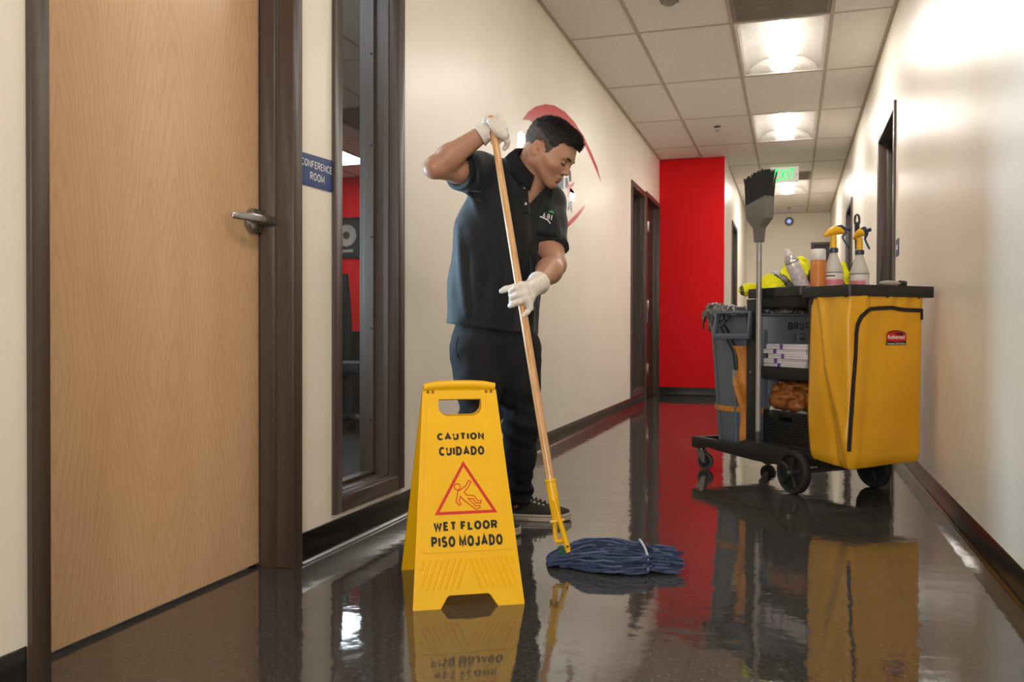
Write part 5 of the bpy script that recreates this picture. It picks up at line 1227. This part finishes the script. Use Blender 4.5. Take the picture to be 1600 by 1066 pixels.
skin.bump(skin.noise(sv, 900, 2), .12, .0006); skin = skin.m
body = mesh_np('body', V-PB, F, skin, PE)
hq = HQ(V); base_c = np.array(hexc('b2856c')); col = np.tile(np.append(base_c, 1.), (len(V), 1)); col = col.reshape(-1, 4)
def blend(mask, c): col[:, :3] = col[:, :3]*(1-mask[:, None])+np.array(c)*mask[:, None]
g3 = lambda c, r: np.exp(-(((hq-np.array(c))/np.array(r))**2).sum(1))
lipm = np.clip(np.maximum(g3((0, .100, -.0645), (.022, .03, .0050)), g3((0, .100, -.0762), (.020, .03, .0065)))*1.5-.3, 0, 1)
blend(np.clip(np.maximum(g3((.05, .05, -.035), (.025, .04, .02)), g3((-.05, .05, -.035), (.025, .04, .02)))*.35, 0, 1), hexc('b87058'))
blend(np.clip(g3((0, .115, -.03), (.012, .015, .012))*.3, 0, 1), hexc('b86f58'))
blend(np.clip(g3((-.08, -.01, 0), (.012, .03, .035))*.45, 0, 1), hexc('c07a62'))
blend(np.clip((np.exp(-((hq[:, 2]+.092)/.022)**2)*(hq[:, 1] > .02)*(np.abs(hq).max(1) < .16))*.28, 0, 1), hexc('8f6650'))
blend(lipm*.75, hexc('a85f54'))
ca_ = body.data.color_attributes.new('tone', 'FLOAT_COLOR', 'POINT'); ca_.data.foreach_set('color', col.astype(np.float32).ravel())
# hair: cap following the skull, shorter at the sides, with short spikes on top
def hair_field(X):
    q = HQ(X); d = HEAD(q)
    x, y, z = q.T
    front = .078-.0*z
    line_top = z-.052-.35*np.maximum(y-.060, -.02)                       # hairline across the forehead
    side = np.where(y > .040, (y-.040)*1.0+(.018-z)*.2, (.0-z)*0)
    # region function: negative inside hair area
    temple = (y-.052)-.35*(z-.055)*(z < .055)                            # in front of the sideburn -> bare
    jit = .0035*vnoise(q, 230, 9, 1)
    ear = .029-np.sqrt(((y+.010)/1.0)**2+((z+.011)/1.2)**2)
    nape = (-.080-z)+np.maximum(y+.03, 0)*1.2
    burn = np.maximum(-.018-z, 0)*(y > -.005)
    reg = np.maximum.reduce([np.where(z < .060, temple, y-.092), ear, nape, np.where(y > .0, -.010-z, -9)])+jit
    th = .0022+.0075*np.clip((z-.040)/.05, 0, 1)+.011*np.clip((y-.02)/.06, 0, 1)*np.clip((z-.05)/.03, 0, 1)
    th = th+.0018*vnoise(q, 120, 3, 1)
    return np.maximum(d-th, np.maximum(reg, -(d+.004)))*HS
c_ = HO; V2, F2 = surface(hair_field, c_-.17, c_+.17, .0032, slack=.8)
hairm = NT('dark_hair'); hv = hairm.coord(); hairm.color(hairm.ramp(hairm.noise(hv, 420, 3), [(.3, hexc('0d0b0a')), (.6, hexc('221c19')), (.8, hexc('4a4440'))])); hairm.set(Roughness=.5, Specular_IOR_Level=.4); hairm.bump(hairm.noise(hv, 500, 3), .8, .003); hairm = hairm.m
fade = mat('faded_side_hair', '45382f', .7, 0, .35, 500)
hz_ = HQ(V2)[F2].mean(1); hair = mesh_np('hair', V2-PB, F2, [hairm, fade], PE, mi=(hz_[:, 2]+.35*hz_[:, 1]+.010*vnoise(hz_, 90, 2, 2) < .040).astype(int), relax=1)
r_ = np.random.default_rng(11); q2 = HQ(V2); dcap = HEAD(q2); top = np.where((dcap > .003) & (q2[:, 2] > .0))[0]
sel = r_.choice(top, min(len(top), 5200), replace=False); m = MB(); sv_, sf_ = [], []
eps = 1e-3
grad = np.stack([HEAD(q2[sel]+np.eye(3)[i]*eps)-HEAD(q2[sel]-np.eye(3)[i]*eps) for i in range(3)], 1); grad /= np.linalg.norm(grad, axis=1)[:, None]
for i, (p_, g_) in enumerate(zip(q2[sel], grad)):
    tz = np.clip((p_[2]-.05)/.05, 0, 1); L_ = (.003+.010*tz)*r_.uniform(.6, 1.3)
    d_ = g_*(.35+.75*tz)+np.array([r_.normal()*.25, .75*tz+.1+r_.normal()*.2, -.35*(1-tz)+r_.normal()*.2]); d_ /= np.linalg.norm(d_)
    s_ = np.cross(d_, r_.normal(size=3)); s_ /= np.linalg.norm(s_); w_ = .0011
    b0 = p_-g_*.002; o = len(sv_); t_ = np.cross(d_, s_)
    sv_ += [b0+s_*w_, b0-s_*w_*.5+t_*w_*.8, b0-s_*w_*.5-t_*w_*.8, b0+d_*(L_+.002)]; sf_ += [(o, o+1, o+3), (o+1, o+2, o+3), (o+2, o, o+3)]
tag(mesh_np('hair_strands', HW(np.array(sv_))-PB, sf_, hairm, hair, smooth=False), kind='stuff')
# eyebrows and lashes
for sx in (-1, 1):
    m = MB(); m.tube([Vector(HW(p_)-PB) for p_ in ((sx*.011, .0985, .0130), (sx*.022, .0990, .0185), (sx*.036, .0935, .0200), (sx*.048, .0820, .0165), (sx*.054, .0730, .0120))], [.0034, .0046, .0042, .0030, .0014], 7, flat=.7); m.obj('eyebrow', hairm, PE, smooth=True)
    m = MB(); m.tube([Vector(HW(p_)-PB) for p_ in ((sx*.0185, .0895, -.0072), (sx*.026, .0920, -.0085), (sx*.034, .0905, -.0085), (sx*.0425, .0855, -.0068), (sx*.046, .0820, -.005))], [.0012, .0024, .0027, .0025, .0012], 6); m.obj('eyelash', hairm, PE, smooth=True)
# ---- polo shirt
shirt_m = make_fabric('black_knit_polo', '101114', '1b1d20', 700, .5, .72, .15, .006, fold=11)
def uarm(t): return shR+(elR-shR)*t
def larm(t): return shL+(elL-shL)*t
def fold(a, b, r, k=.02): FOLDS.append((np.array(a), np.array(b), r, k))
FOLDS = []
hem_n = np.array([0, 0, -1.])-.12*RTv-.0*CMv
def surf_pt(u, v, f, z0=2.9):
    d = _fw+CR*(u-800)/F_PX-CU*(v-533)/F_PX; t = z0
    for _ in range(60):
        e = f((CAMP+d*t)[None])[0]; t += max(e, .0005)*.8
        if e < .0006: break
    return CAMP+d*t
def torso_only(X):
    X = np.atleast_2d(X); q = TQ(X); tr = SDF()
    for a, b, ra, rb in ((P(768, 540, .03), P(773, 450, .03), .198, .188), (P(773, 450, .03), P(782, 372, .02), .188, .188), (P(784, 372, .02), P(797, 325, .01), .188, .155)): tr.cone(tq(a), tq(b), ra, rb, k=.05)
    return tr(q)*.74
def shirt_base(X):
    X = np.atleast_2d(X); d = torso_only(X)
    s = SDF()
    s.cone(shR, neckB+np.array([0, 0, -.015]), .064, .074, k=.04); s.cone(shL, neckB+np.array([0, 0, -.015]), .062, .074, k=.04)
    s.cone(shR, uarm(.30), .066, .066, k=.04); s.cone(uarm(.30), uarm(.62), .066, .071, k=.03)
    s.cone(shL, larm(.35), .064, .060, k=.04); s.cone(larm(.35), larm(.80), .060, .0585, k=.03)
    e = s(X); h = np.maximum(.055-np.abs(d-e), 0)/.055; return np.minimum(d, e)-h*h*.055*.25
Vn = [(822, 262), (852, 292), (826.5, 320)]
def shirt_field(X):
    X = np.atleast_2d(X); d = shirt_base(X)
    for a, b, r, k in FOLDS:
        ba = b-a; t = np.clip(((X-a) @ ba)/(ba @ ba), 0, 1); dist = np.linalg.norm(X-a-t[:, None]*ba, axis=1)
        d = d-1.8*r*np.exp(-(dist/k)**2)*np.sin(PI*np.clip(t, .04, .96))**.5
    d = d+.0035*vnoise(X*[1, 1, .45], 20, 8, 2)
    # hem, cuffs
    d = np.maximum(d, (X-P(768, 514, 0)) @ (hem_n/np.linalg.norm(hem_n)))
    aR = (elR-shR)/np.linalg.norm(elR-shR); d = np.maximum(d, np.where(((X-uarm(.2)) @ aR > 0) & (np.linalg.norm(X-uarm(.6), axis=1) < .16), (X-uarm(.50)) @ aR, -9))
    aL = (elL-shL)/np.linalg.norm(elL-shL); d = np.maximum(d, np.where((np.linalg.norm(X-larm(.8), axis=1) < .14) & ((X-larm(.4)) @ aL > 0) & (np.linalg.norm((X-shL)-((X-shL) @ aL)[:, None]*aL, axis=1) < .080) & (torso_only(X) > .004), (X-larm(.735)) @ (aL-.25*RTv), -9))
    # hollow the cuffs
    hol = SDF(); hol.cone(uarm(.40), uarm(.65), .050, .064); e = hol(X); d = np.where(torso_only(X) > .012, np.maximum(d, -e), d)
    # neck opening: round hole plus the open V
    ne = SDF(); ne.cone(neckB+np.array([0, 0, .02]), HW((0, -.025, -.03)), .062, .075); d = np.maximum(d, -ne(X))
    y = (X-CAMP); zc = y @ _fw; u = 800+F_PX*(y @ CR)/zc; v = 533-F_PX*(y @ CU)/zc
    e = np.full(len(X), -1e9)
    for (x0, y0), (x1, y1) in zip(Vn, Vn[1:]+Vn[:1]):
        L_ = math.hypot(x1-x0, y1-y0); e = np.maximum(e, ((x1-x0)*(y0-v)-(x0-u)*(y1-y0))/L_)
    e = np.where((X-neckB) @ nn > -.01, e*zc/F_PX, 1)
    # the body just below shows through the V
    return np.maximum(d, np.minimum(-e, .03))
def vtest():
    pass
# drape: pulls from the raised arm, loose folds to the hem
for a, b, r, k in (((726, 305), (752, 420), .011, .020), ((735, 300), (790, 400), .009, .020), ((748, 300), (822, 372), .006, .018), ((716, 360), (730, 490), .008, .018), ((742, 400), (748, 505), .009, .020), ((775, 420), (765, 508), .006, .018), ((800, 400), (800, 510), .009, .022), ((822, 345), (812, 430), .007, .018), ((845, 350), (832, 420), .006, .018), ((826, 430), (832, 515), .007, .018)):
    fold(surf_pt(*a, shirt_base), surf_pt(*b, shirt_base), r, k)
fold(surf_pt(722, 252, shirt_base), surf_pt(732, 292, shirt_base), .006, .012); fold(surf_pt(740, 245, shirt_base), surf_pt(750, 285, shirt_base), -.006, .012); fold(surf_pt(730, 300, shirt_base), surf_pt(760, 310, shirt_base), -.010, .014)
fold(surf_pt(866, 330, shirt_base), surf_pt(876, 375, shirt_base), .004, .012); fold(surf_pt(852, 330, shirt_base), surf_pt(856, 385, shirt_base), -.008, .010)
lo = np.minimum.reduce([shR, shL, uarm(.7), larm(.9), P(700, 530, 0)])-.14; hi = np.maximum.reduce([shR, shL, neckB, P(850, 520, 0), uarm(.7)])+.16
V, F = surface(shirt_field, lo, hi, .0042, slack=.7)
shirt = mesh_np('polo_shirt', V-PB, F, shirt_m, PE, relax=2)
# sleeve bands and hem stitching
def ring_on(pts_dir, name): pass
for ax0, tc, nrm, wd in ((uarm, .485, (elR-shR), .016), (larm, .715, (elL-shL)/np.linalg.norm(elL-shL)-.25*RTv, .016)):
    nrm = nrm/np.linalg.norm(nrm); c0_ = ax0(tc); u_ = np.cross(nrm, UPv+.3*RTv); u_ /= np.linalg.norm(u_); v_ = np.cross(nrm, u_); R = []
    for a in np.linspace(0, 2*PI, 49)[:-1]:
        dr = u_*math.cos(a)+v_*math.sin(a); row = []
        for o_ in (-wd, -wd*.6, -.001):
            p0 = c0_+nrm*o_; tt = .03
            while tt < .12 and shirt_base((p0+dr*tt)[None])[0] < 0: tt += .0015
            row.append((p0, dr, tt))
        R.append(row)
    TT = np.array([[x[2] for x in r] for r in R]); ok = [t[0] < .095 and torso_only((x[1][0]+x[1][1]*x[1][2])[None])[0] > .008 for t, x in zip(TT, R)]
    for _ in range(6): TT = (np.roll(TT, 1, 0)+2*TT+np.roll(TT, -1, 0))/4
    R = [[(x[0], x[1], TT[i, j]) for j, x in enumerate(r)] for i, r in enumerate(R)]; m = MB(); bv, bf = [], []
    for i in range(48):
        j = (i+1) % 48
        bv += [Vector(p+d_*(t_+.0012)-PB) for p, d_, t_ in R[i]]
        if ok[i] and ok[j]: bf += [(i*3+q, j*3+q, j*3+q+1, i*3+q+1) for q in (0, 1)]
    m.add(bv, bf)
    m.obj('sleeve_band', make_fabric('black_rib_band', '0b0c0d', '131517', 1400, .5, .9, 0, .002), shirt, smooth=True, solid=.003, angle=180)
# collar: stand + fall, open at the front
nax = HW((0, -.028, -.035))-neckB; nax /= np.linalg.norm(nax); cx_ = nn-nax*(nn @ nax); cx_ /= np.linalg.norm(cx_); cy_ = np.cross(nax, cx_); C0 = neckB+nax*.040
m = MB(); R = []
for a in np.linspace(math.radians(28), math.radians(332), 44):
    ca, sa = math.cos(a), math.sin(a); open_ = abs(abs(a-PI)/PI); pt = []
    front_ = max(0, (open_-.45)/.40)
    for r_, h_ in ((.066, -.012), (.067, .018-.016*front_), (.070, .030-.022*front_), (.078, .028-.026*front_), (.092+.004*front_, .002-.024*front_), (.100+.004*front_, -.022-.022*front_)):
        pt.append(Vector(C0+(cx_*ca+cy_*sa)*r_*(1.0+.10*abs(sa))+nax*(h_+.042*(1-ca)/2)+cx_*(.012*front_)-PB))
    R.append(pt)
m.rings(R, False, False, False); m.obj('collar', make_fabric('black_rib_knit', '0c0d0e', '15171a', 1200, .4, .9, 0, .002), shirt, smooth=True, solid=.0035, angle=180)
# placket with buttons
def on_shirt(u, v, off=.0): 
    p_ = surf_pt(u, v, shirt_field); return p_+(CAMP-p_)/np.linalg.norm(CAMP-p_)*off
btn = mat('pearl_button', 'b7aea2', .25)
for u, v in ((810.5, 273.5), (819.8, 293), (821.2, 318.5)):
    p_ = on_shirt(u, v, .003); m = MB(); m.lathe([(0, 0), (.0052, 0), (.0058, .0012), (.005, .0022), (.0035, .0017), (0, .0017)], n=16, R=Vector(CAMP-p_).to_track_quat('Z', 'Y').to_matrix(), c=Vector(p_-PB)); m.obj('button', btn, shirt, smooth=True)
m = MB(); R = []
for v in np.linspace(286, 334, 12):
    uc = 818.5+(v-286)*.09; R.append([Vector(on_shirt(uc+du, v, .0022)-PB) for du in (-5.5, -2, 2, 5.5)])
m.rings(R, False, False, False); m.obj('placket', MATS.get('x') or shirt_m, shirt, smooth=True, solid=.002, angle=180)
# embroidered emblem: letters, a green palm, a line of small print
wh = mat('white_thread', 'e4dfe0', .7); gn = mat('green_thread', '2f9a4e', .7)
def emb(V_, Fs, u0, v0, th, name, m_, off=.0016):
    c_, s_ = math.cos(th), math.sin(th); mm = MB(); flat(mm, V_, Fs, lambda x, y: Vector(on_shirt(u0+x*c_+y*s_, v0+x*s_-y*c_, off)-PB)); return tag(mm.obj(name, m_, shirt), kind='stuff')
for ch, u, v in (('A', 850.2, 336), ('B', 857.2, 338.5), ('I', 862, 340)):
    V_, Fs = block_text(ch, 4.6 if ch != 'I' else 1.2, 7.6, .17); emb(V_, Fs, u, v, .18, 'lettering', wh)
mm = MB()
V_, Fs = stroke2d([(-11, 0), (-3, -.8), (3.5, -2.2), (8, -6)], 1.6, False); emb(V_, Fs, 854, 341.5, .30, 'small_print', wh)
for k, a in enumerate((15, 60, 100, 140, 175, -20)):
    a = math.radians(a); V_, Fs = stroke2d([(0, 0), (2.6*math.cos(a), 2.2*math.sin(a)+.6), (4.6*math.cos(a), 3.4*math.sin(a)-.6)], 1.1, False); emb(V_, Fs, 861.5, 332, .1, 'palm_leaf', gn)
# ---- jeans
jean_m = make_fabric('black_denim', '101012', '242427', 800, .45, .85, 0, .005, fold=14)
def jeans_field(X):
    X = np.atleast_2d(X); q = TQ(X); tr = SDF(); tr.cone(tq(P(771, 500, .03)), tq(P(772, 556, .03)), .160, .166, k=.04); d = tr(q)*.74
    s = SDF()
    for h_, k_, a_, rk in ((hipR, knR, anR, .073), (hipL, knL, anL, .0665)):
        s.cone(h_, h_+(k_-h_)*.5, .093, .077, k=.05); s.cone(h_+(k_-h_)*.5, k_, .077, rk, k=.04); s.cone(k_, k_+(a_-k_)*.45, rk, rk-.004, k=.03); s.cone(k_+(a_-k_)*.45, a_+np.array([0, 0, -.015]), rk-.004, rk-.010, k=.03)
    s.ell(P(737, 545, .03), (.070, .070, .08), k=.05)
    e = s(X); h = np.maximum(.05-np.abs(d-e), 0)/.05; d = np.minimum(d, e)-h*h*.05*.25
    z = X[:, 2]
    d = d+.0038*vnoise(X, 24, 21, 2)
    for k_, a_, kz in ((knR, anR, .48), (knL, anL, .48)):
        dd = np.linalg.norm((X-k_)[:, :2], axis=1) < .14
        d = d-np.where(dd, .004*np.sin(z*95+X @ RTv*30+1.5*np.sin(X @ CMv*40))*np.exp(-((z-.40)/.10)**2), 0)
        d = d-np.where(np.linalg.norm((X-a_)[:, :2], axis=1) < .13, .006*np.sin(z*105+X @ RTv*38+1.8*np.sin(X @ CMv*45)+1.5*vnoise(X, 14, 31, 1))*np.exp(-((z-.12)/.07)**2), 0)
    d = np.maximum(d, .058-z)
    ho = SDF()
    for a_ in (anR, anL): ho.cone(a_*[1, 1, .5], a_*[1, 1, 1.05], .046, .040)
    return np.maximum(d, -ho(X))
lo = np.minimum.reduce([hipR, hipL, knR, knL, anR, anL])-.16; hi = np.maximum.reduce([hipR, hipL, knL, anL])+.14; hi[2] = P(770, 492, 0)[2]; lo[2] = .03
V, F = surface(jeans_field, lo, hi, .0046, slack=.7)
jeans = mesh_np('jeans', V-PB, F, jean_m, PE, relax=1)
def on_jeans(u, v, off=.001): p_ = surf_pt(u, v, jeans_field); return Vector(p_+(CAMP-p_)/np.linalg.norm(CAMP-p_)*off-PB)
seam_m = mat('black_thread', '050505', .8)
for nm, pts in (('pocket_seam', [(735, 524), (737, 545), (737, 562), (738, 575)]), ('side_seam', [(714, 524), (715, 530), (712, 545), (716, 560)]), ('inseam', [(801, 590), (805, 640), (806, 690), (808, 740), (806, 772)])):
    P3 = []
    for (a, b), (c_, d_) in zip(pts[:-1], pts[1:]):
        for k in range(4): P3.append(on_jeans(a+(c_-a)*k/4, b+(d_-b)*k/4, .0006))
    P3.append(on_jeans(*pts[-1], .0006)); m = MB(); m.tube(P3, .0014, 5); m.obj(nm, seam_m, jeans, smooth=True)
# ---- shoes
canvas = make_fabric('black_canvas', '2b2723', '3d3832', 900, .4, .9, 0, .002); solem = mat('off_white_rubber', 'b9ac9c', .55, 0, .08, 30)
def shoe(heel, dirv, label):
    dv_ = np.array([dirv[0], dirv[1], 0.]); dv_ /= np.linalg.norm(dv_); sd = np.array([-dv_[1], dv_[0], 0.]); B_ = np.stack([sd, dv_, [0, 0, 1.]]); h0 = np.array([heel[0], heel[1], 0.])
    S_ = lambda p_: h0+np.asarray(p_, float) @ B_
    L_ = .283; outline = []
    for k in range(29):
        y = L_*k/28; q = k/28; w_ = .030*math.sqrt(max(0, 1-((q-.12)/.12)**2)) if q < .12 else .030+.019*math.sin((q-.12)/.62*PI/2) if q < .74 else .049*math.sqrt(max(0, 1-((q-.74)/.26)**2.4))
        outline.append((y, w_))
    wid = lambda y: np.interp(y, [o[0] for o in outline], [o[1] for o in outline])
    def f(X):
        q = (np.atleast_2d(X)-h0) @ B_.T; x, y, z = q.T
        w_ = wid(np.clip(y, 0, L_)); top = np.interp(y, [-.01, .02, .06, .10, .14, .19, .24, .275, .29], [.075, .088, .090, .088, .078, .060, .050, .040, .028])
        lat = np.abs(x)/np.maximum(w_*(1-.35*np.clip((z-.03)/.09, 0, 1)), .004); dd = np.sqrt(lat**2.2+(np.clip(z-.012, 0, 1)/np.maximum(top-.012, .01))**2.6)-1
        d = dd*.030; d = np.maximum(d, -y+.004); d = np.maximum(d, y-L_+.006); d = np.maximum(d, .010-z)
        ho = SDF(); ho.ell((0, .058, .105), (.030, .050, .032)); return np.maximum(d, -ho(q))
    cen = S_((0, L_/2, .05)); V, F = surface(f, cen-[.19, .19, .06], cen+[.19, .19, .07], .0042, slack=1.2)
    up_ = mesh_np('shoe', V-PB, F, canvas, PE, relax=2); up_['label'] = label
    m = MB(); ys = [L_*(1-math.cos(PI*k/30))/2 for k in range(31)]
    loop = [(y, wid(y)+.004) for y in ys]; poly = [(w_, y) for y, w_ in loop]+[(-w_, y) for y, w_ in loop[::-1]]
    lift = lambda y: .006*max(0, (y-.21)/.07)**2
    m.rings([[Vector(S_((x*k_, (y-L_/2)*k2+L_/2, z+lift(y)))-PB) for x, y in poly] for z, k_, k2 in ((0, .95, .985), (.002, 1, 1.004), (.022, 1.0, 1.006), (.026, .97, .995))]); m.obj('sole', solem, up_, smooth=True, angle=50)
    m = MB(); m.tube([Vector(S_((wid(y)*sx+.0045*sx, y, .019+lift(y)))-PB) for sx in (-1,) for y in ys[2:-2]], .0012, 5); m.obj('foxing_line', mat('grey_foxing', '6d655c', .6), up_, smooth=True)
    for k in range(5):
        y = .105+.017*k; z = np.interp(y, [.10, .14, .19], [.090, .080, .062])+.003; m = MB(); w_ = .020
        m.tube([Vector(S_((-w_, y, z-.012))-PB), Vector(S_((-w_*.5, y+.003, z))-PB), Vector(S_((w_*.5, y+.006, z))-PB), Vector(S_((w_, y+.008, z-.012))-PB)], .0026, 6, flat=.7); m.obj('lace', mat('black_lace', '161514', .9), up_, smooth=True)
        for sx in (-1, 1):
            m = MB(); n0 = Vector((B_.T @ np.array([sx*.8, 0, .6]))); m.lathe([(.0022, 0), (.0048, 0), (.0044, .0015), (.0022, .0015)], n=12, R=n0.to_track_quat('Z', 'Y').to_matrix(), c=Vector(S_((sx*w_*1.12, y, z-.012))-PB)); m.obj('eyelet', steel, up_, smooth=True)
    m = MB(); m.tube([Vector(S_((-.01, .108, .094))-PB), Vector(S_((-.03, .110, .088))-PB), Vector(S_((-.042, .125, .070))-PB)], .0024, 6); m.tube([Vector(S_((.01, .108, .094))-PB), Vector(S_((.03, .120, .085))-PB), Vector(S_((.034, .135, .070))-PB)], .0024, 6); tag(m.obj('lace_bow', mat('black_lace', '161514'), up_, smooth=True), kind='stuff')
shoe((-1.095, 3.250), (.970, .24), None); shoe((-1.212, 3.010), (.997, -.045), None)
for o in [o for o in D.objects if o.name.startswith('shoe') and o.parent == PE]:
    if 'label' in o: del o['label']
# ---- gloved hands
glove_m = NT('white_latex'); gv = glove_m.coord(); glove_m.color(glove_m.ramp(glove_m.noise(gv, 40, 3), [(.3, hexc('d8cec4')), (.7, hexc('e6ddd4'))])); glove_m.set(Roughness=.42, Specular_IOR_Level=.4, Subsurface_Weight=.1, Subsurface_Radius=(.006, .004, .003), Subsurface_Scale=1.0)
glove_m.bump(glove_m.noise(glove_m.coord('Object', (1, 1, 2)), 90, 3, .6, 1.0), .35, .003); glove_m = glove_m.m
def glove(name, palm, fingers, cuff, wrist_r, polecut):
    s = SDF()
    for a, b, ra, rb in palm: s.cone(a, b, ra, rb, k=.014)
    for ch in fingers:
        t = SDF()
        for (a, ra), (b, rb) in zip(ch[:-1], ch[1:]): t.cone(a, b, ra, rb, k=.005)
        s.fn(lambda X, t=t: t(X), k=.006)
    s.cone(cuff[0], cuff[1], wrist_r[0], wrist_r[1], k=.012)
    ax_ = (cuff[1]-cuff[0])/np.linalg.norm(cuff[1]-cuff[0]); s.plane(cuff[1], ax_)
    a, b = polecut; s.cone(a, b, .0142, .0142, k=0, op='s')
    s.add(lambda X: .0007*vnoise(X, 150, 4, 2))
    pts = np.array([x[0] for ch in fingers for x in ch]+[c for c in cuff]); V, F = surface(s, pts.min(0)-.035, pts.max(0)+.035, .0021, slack=.8)
    g = mesh_np(name, V-PB, F, glove_m, PE, relax=1)
    m = MB(); u = np.cross(ax_, [0, 0, 1]); u /= np.linalg.norm(u); v = np.cross(ax_, u)
    m.tube([Vector(cuff[1]-ax_*.001+(u*math.cos(t)+v*math.sin(t))*(wrist_r[1]-.0005)-PB) for t in np.linspace(0, 2*PI, 33)], .0022, 7); m.obj('rolled_cuff', glove_m, g, smooth=True); return g
pdv = np.array(MP1)-np.array(MP0); pax = pdv/np.linalg.norm(pdv); pb_ = RTv-pax*(RTv @ pax); pb_ /= np.linalg.norm(pb_); pc_ = np.cross(pb_, pax); pc_ = pc_ if pc_ @ CMv > 0 else -pc_
# right hand on top of the pole, back of the hand to the camera
h0 = pole_at(203); H = lambda b, c, a: h0+pb_*b+pc_*c+pax*a
kn = [H(.026, .018, .036), H(.034, .016, .014), H(.036, .013, -.009), H(.033, .009, -.030)]
wR = wrR+(h0-wrR)*.12
palm = [(wR+pax*o1, k_, .0165, .0125) for o1, k_ in zip((.010, .004, -.004, -.010), kn)]+[(kn[0], kn[3], .0125, .0120), (H(-.006, .022, .022), H(.012, .020, -.020), .014, .014)]
fing = []
for i, (k_, L_) in enumerate(zip(kn, (1, 1.08, 1.02, .85))):
    dn = -.004-.004*i
    fing.append([(k_, .0118), (k_+(pb_*.006-pc_*.030+pax*dn)*L_, .0105), (k_+(-pb_*.026-pc_*.040+pax*2*dn)*L_, .0095), (k_+(-pb_*.044-pc_*.026+pax*2.5*dn)*L_, .0082)])
fing[3] = [(kn[3], .0115), (kn[3]+pb_*.009-pc_*.016-pax*.016, .0102), (kn[3]+pb_*.006-pc_*.028-pax*.026, .009), (kn[3]-pb_*.004-pc_*.034-pax*.034, .0078)]
fing.append([(wR+pax*.012+pc_*.006, .0165), (H(-.020, .012, .034), .0130), (H(-.016, -.008, .050), .0108), (H(-.002, -.022, .056), .0092)])
glove('glove', palm, fing, (wR, wrR+(elR-wrR)*.10), (.034, .0400), (h0-pax*.3, h0+pax*.062))
# left hand lower on the pole: three fingers over the front, little finger down, thumb behind
dz0 = pole_dz(460); G = lambda u, v, d: P(u, v, dz0+d)
kn = [G(816, 447, -.030), G(820, 457, -.034), G(822, 467, -.033), G(826, 474, -.026)]
wL = wrL+(pole_at(455)-wrL)*.15
palm = [(wL+UPv*o1, k_, .0175, .0125) for o1, k_ in zip((.012, .005, -.004, -.012), kn)]+[(kn[0], kn[3], .0120, .0115), (G(824, 452, -.005), G(828, 464, -.005), .016, .016)]
fing = [[(kn[0], .0118), (G(806, 450, -.034), .0108), (G(799, 455, -.024), .0098), (G(798, 461, -.010), .0088)],
        [(kn[1], .0122), (G(808, 461, -.038), .0110), (G(800, 465, -.026), .0100), (G(799, 470, -.012), .0090)],
        [(kn[2], .0120), (G(810, 472, -.036), .0105), (G(801, 476, -.026), .0095), (G(797, 478, -.014), .0085)],
        [(kn[3], .0112), (G(829, 481, -.026), .0098), (G(824, 488, -.027), .0088), (G(818, 494, -.027), .0076)],
        [(wL+UPv*.008, .0165), (G(820, 448, .012), .0135), (G(803, 449, .020), .0115), (G(790, 452, .018), .0105), (G(784, 455, .016), .0092)]]
glove('glove', palm, fing, (wL, wrL+(elL-wrL)*.13), (.033, .0405), (pole_at(440)+pax*.2, pole_at(480)-pax*.2))
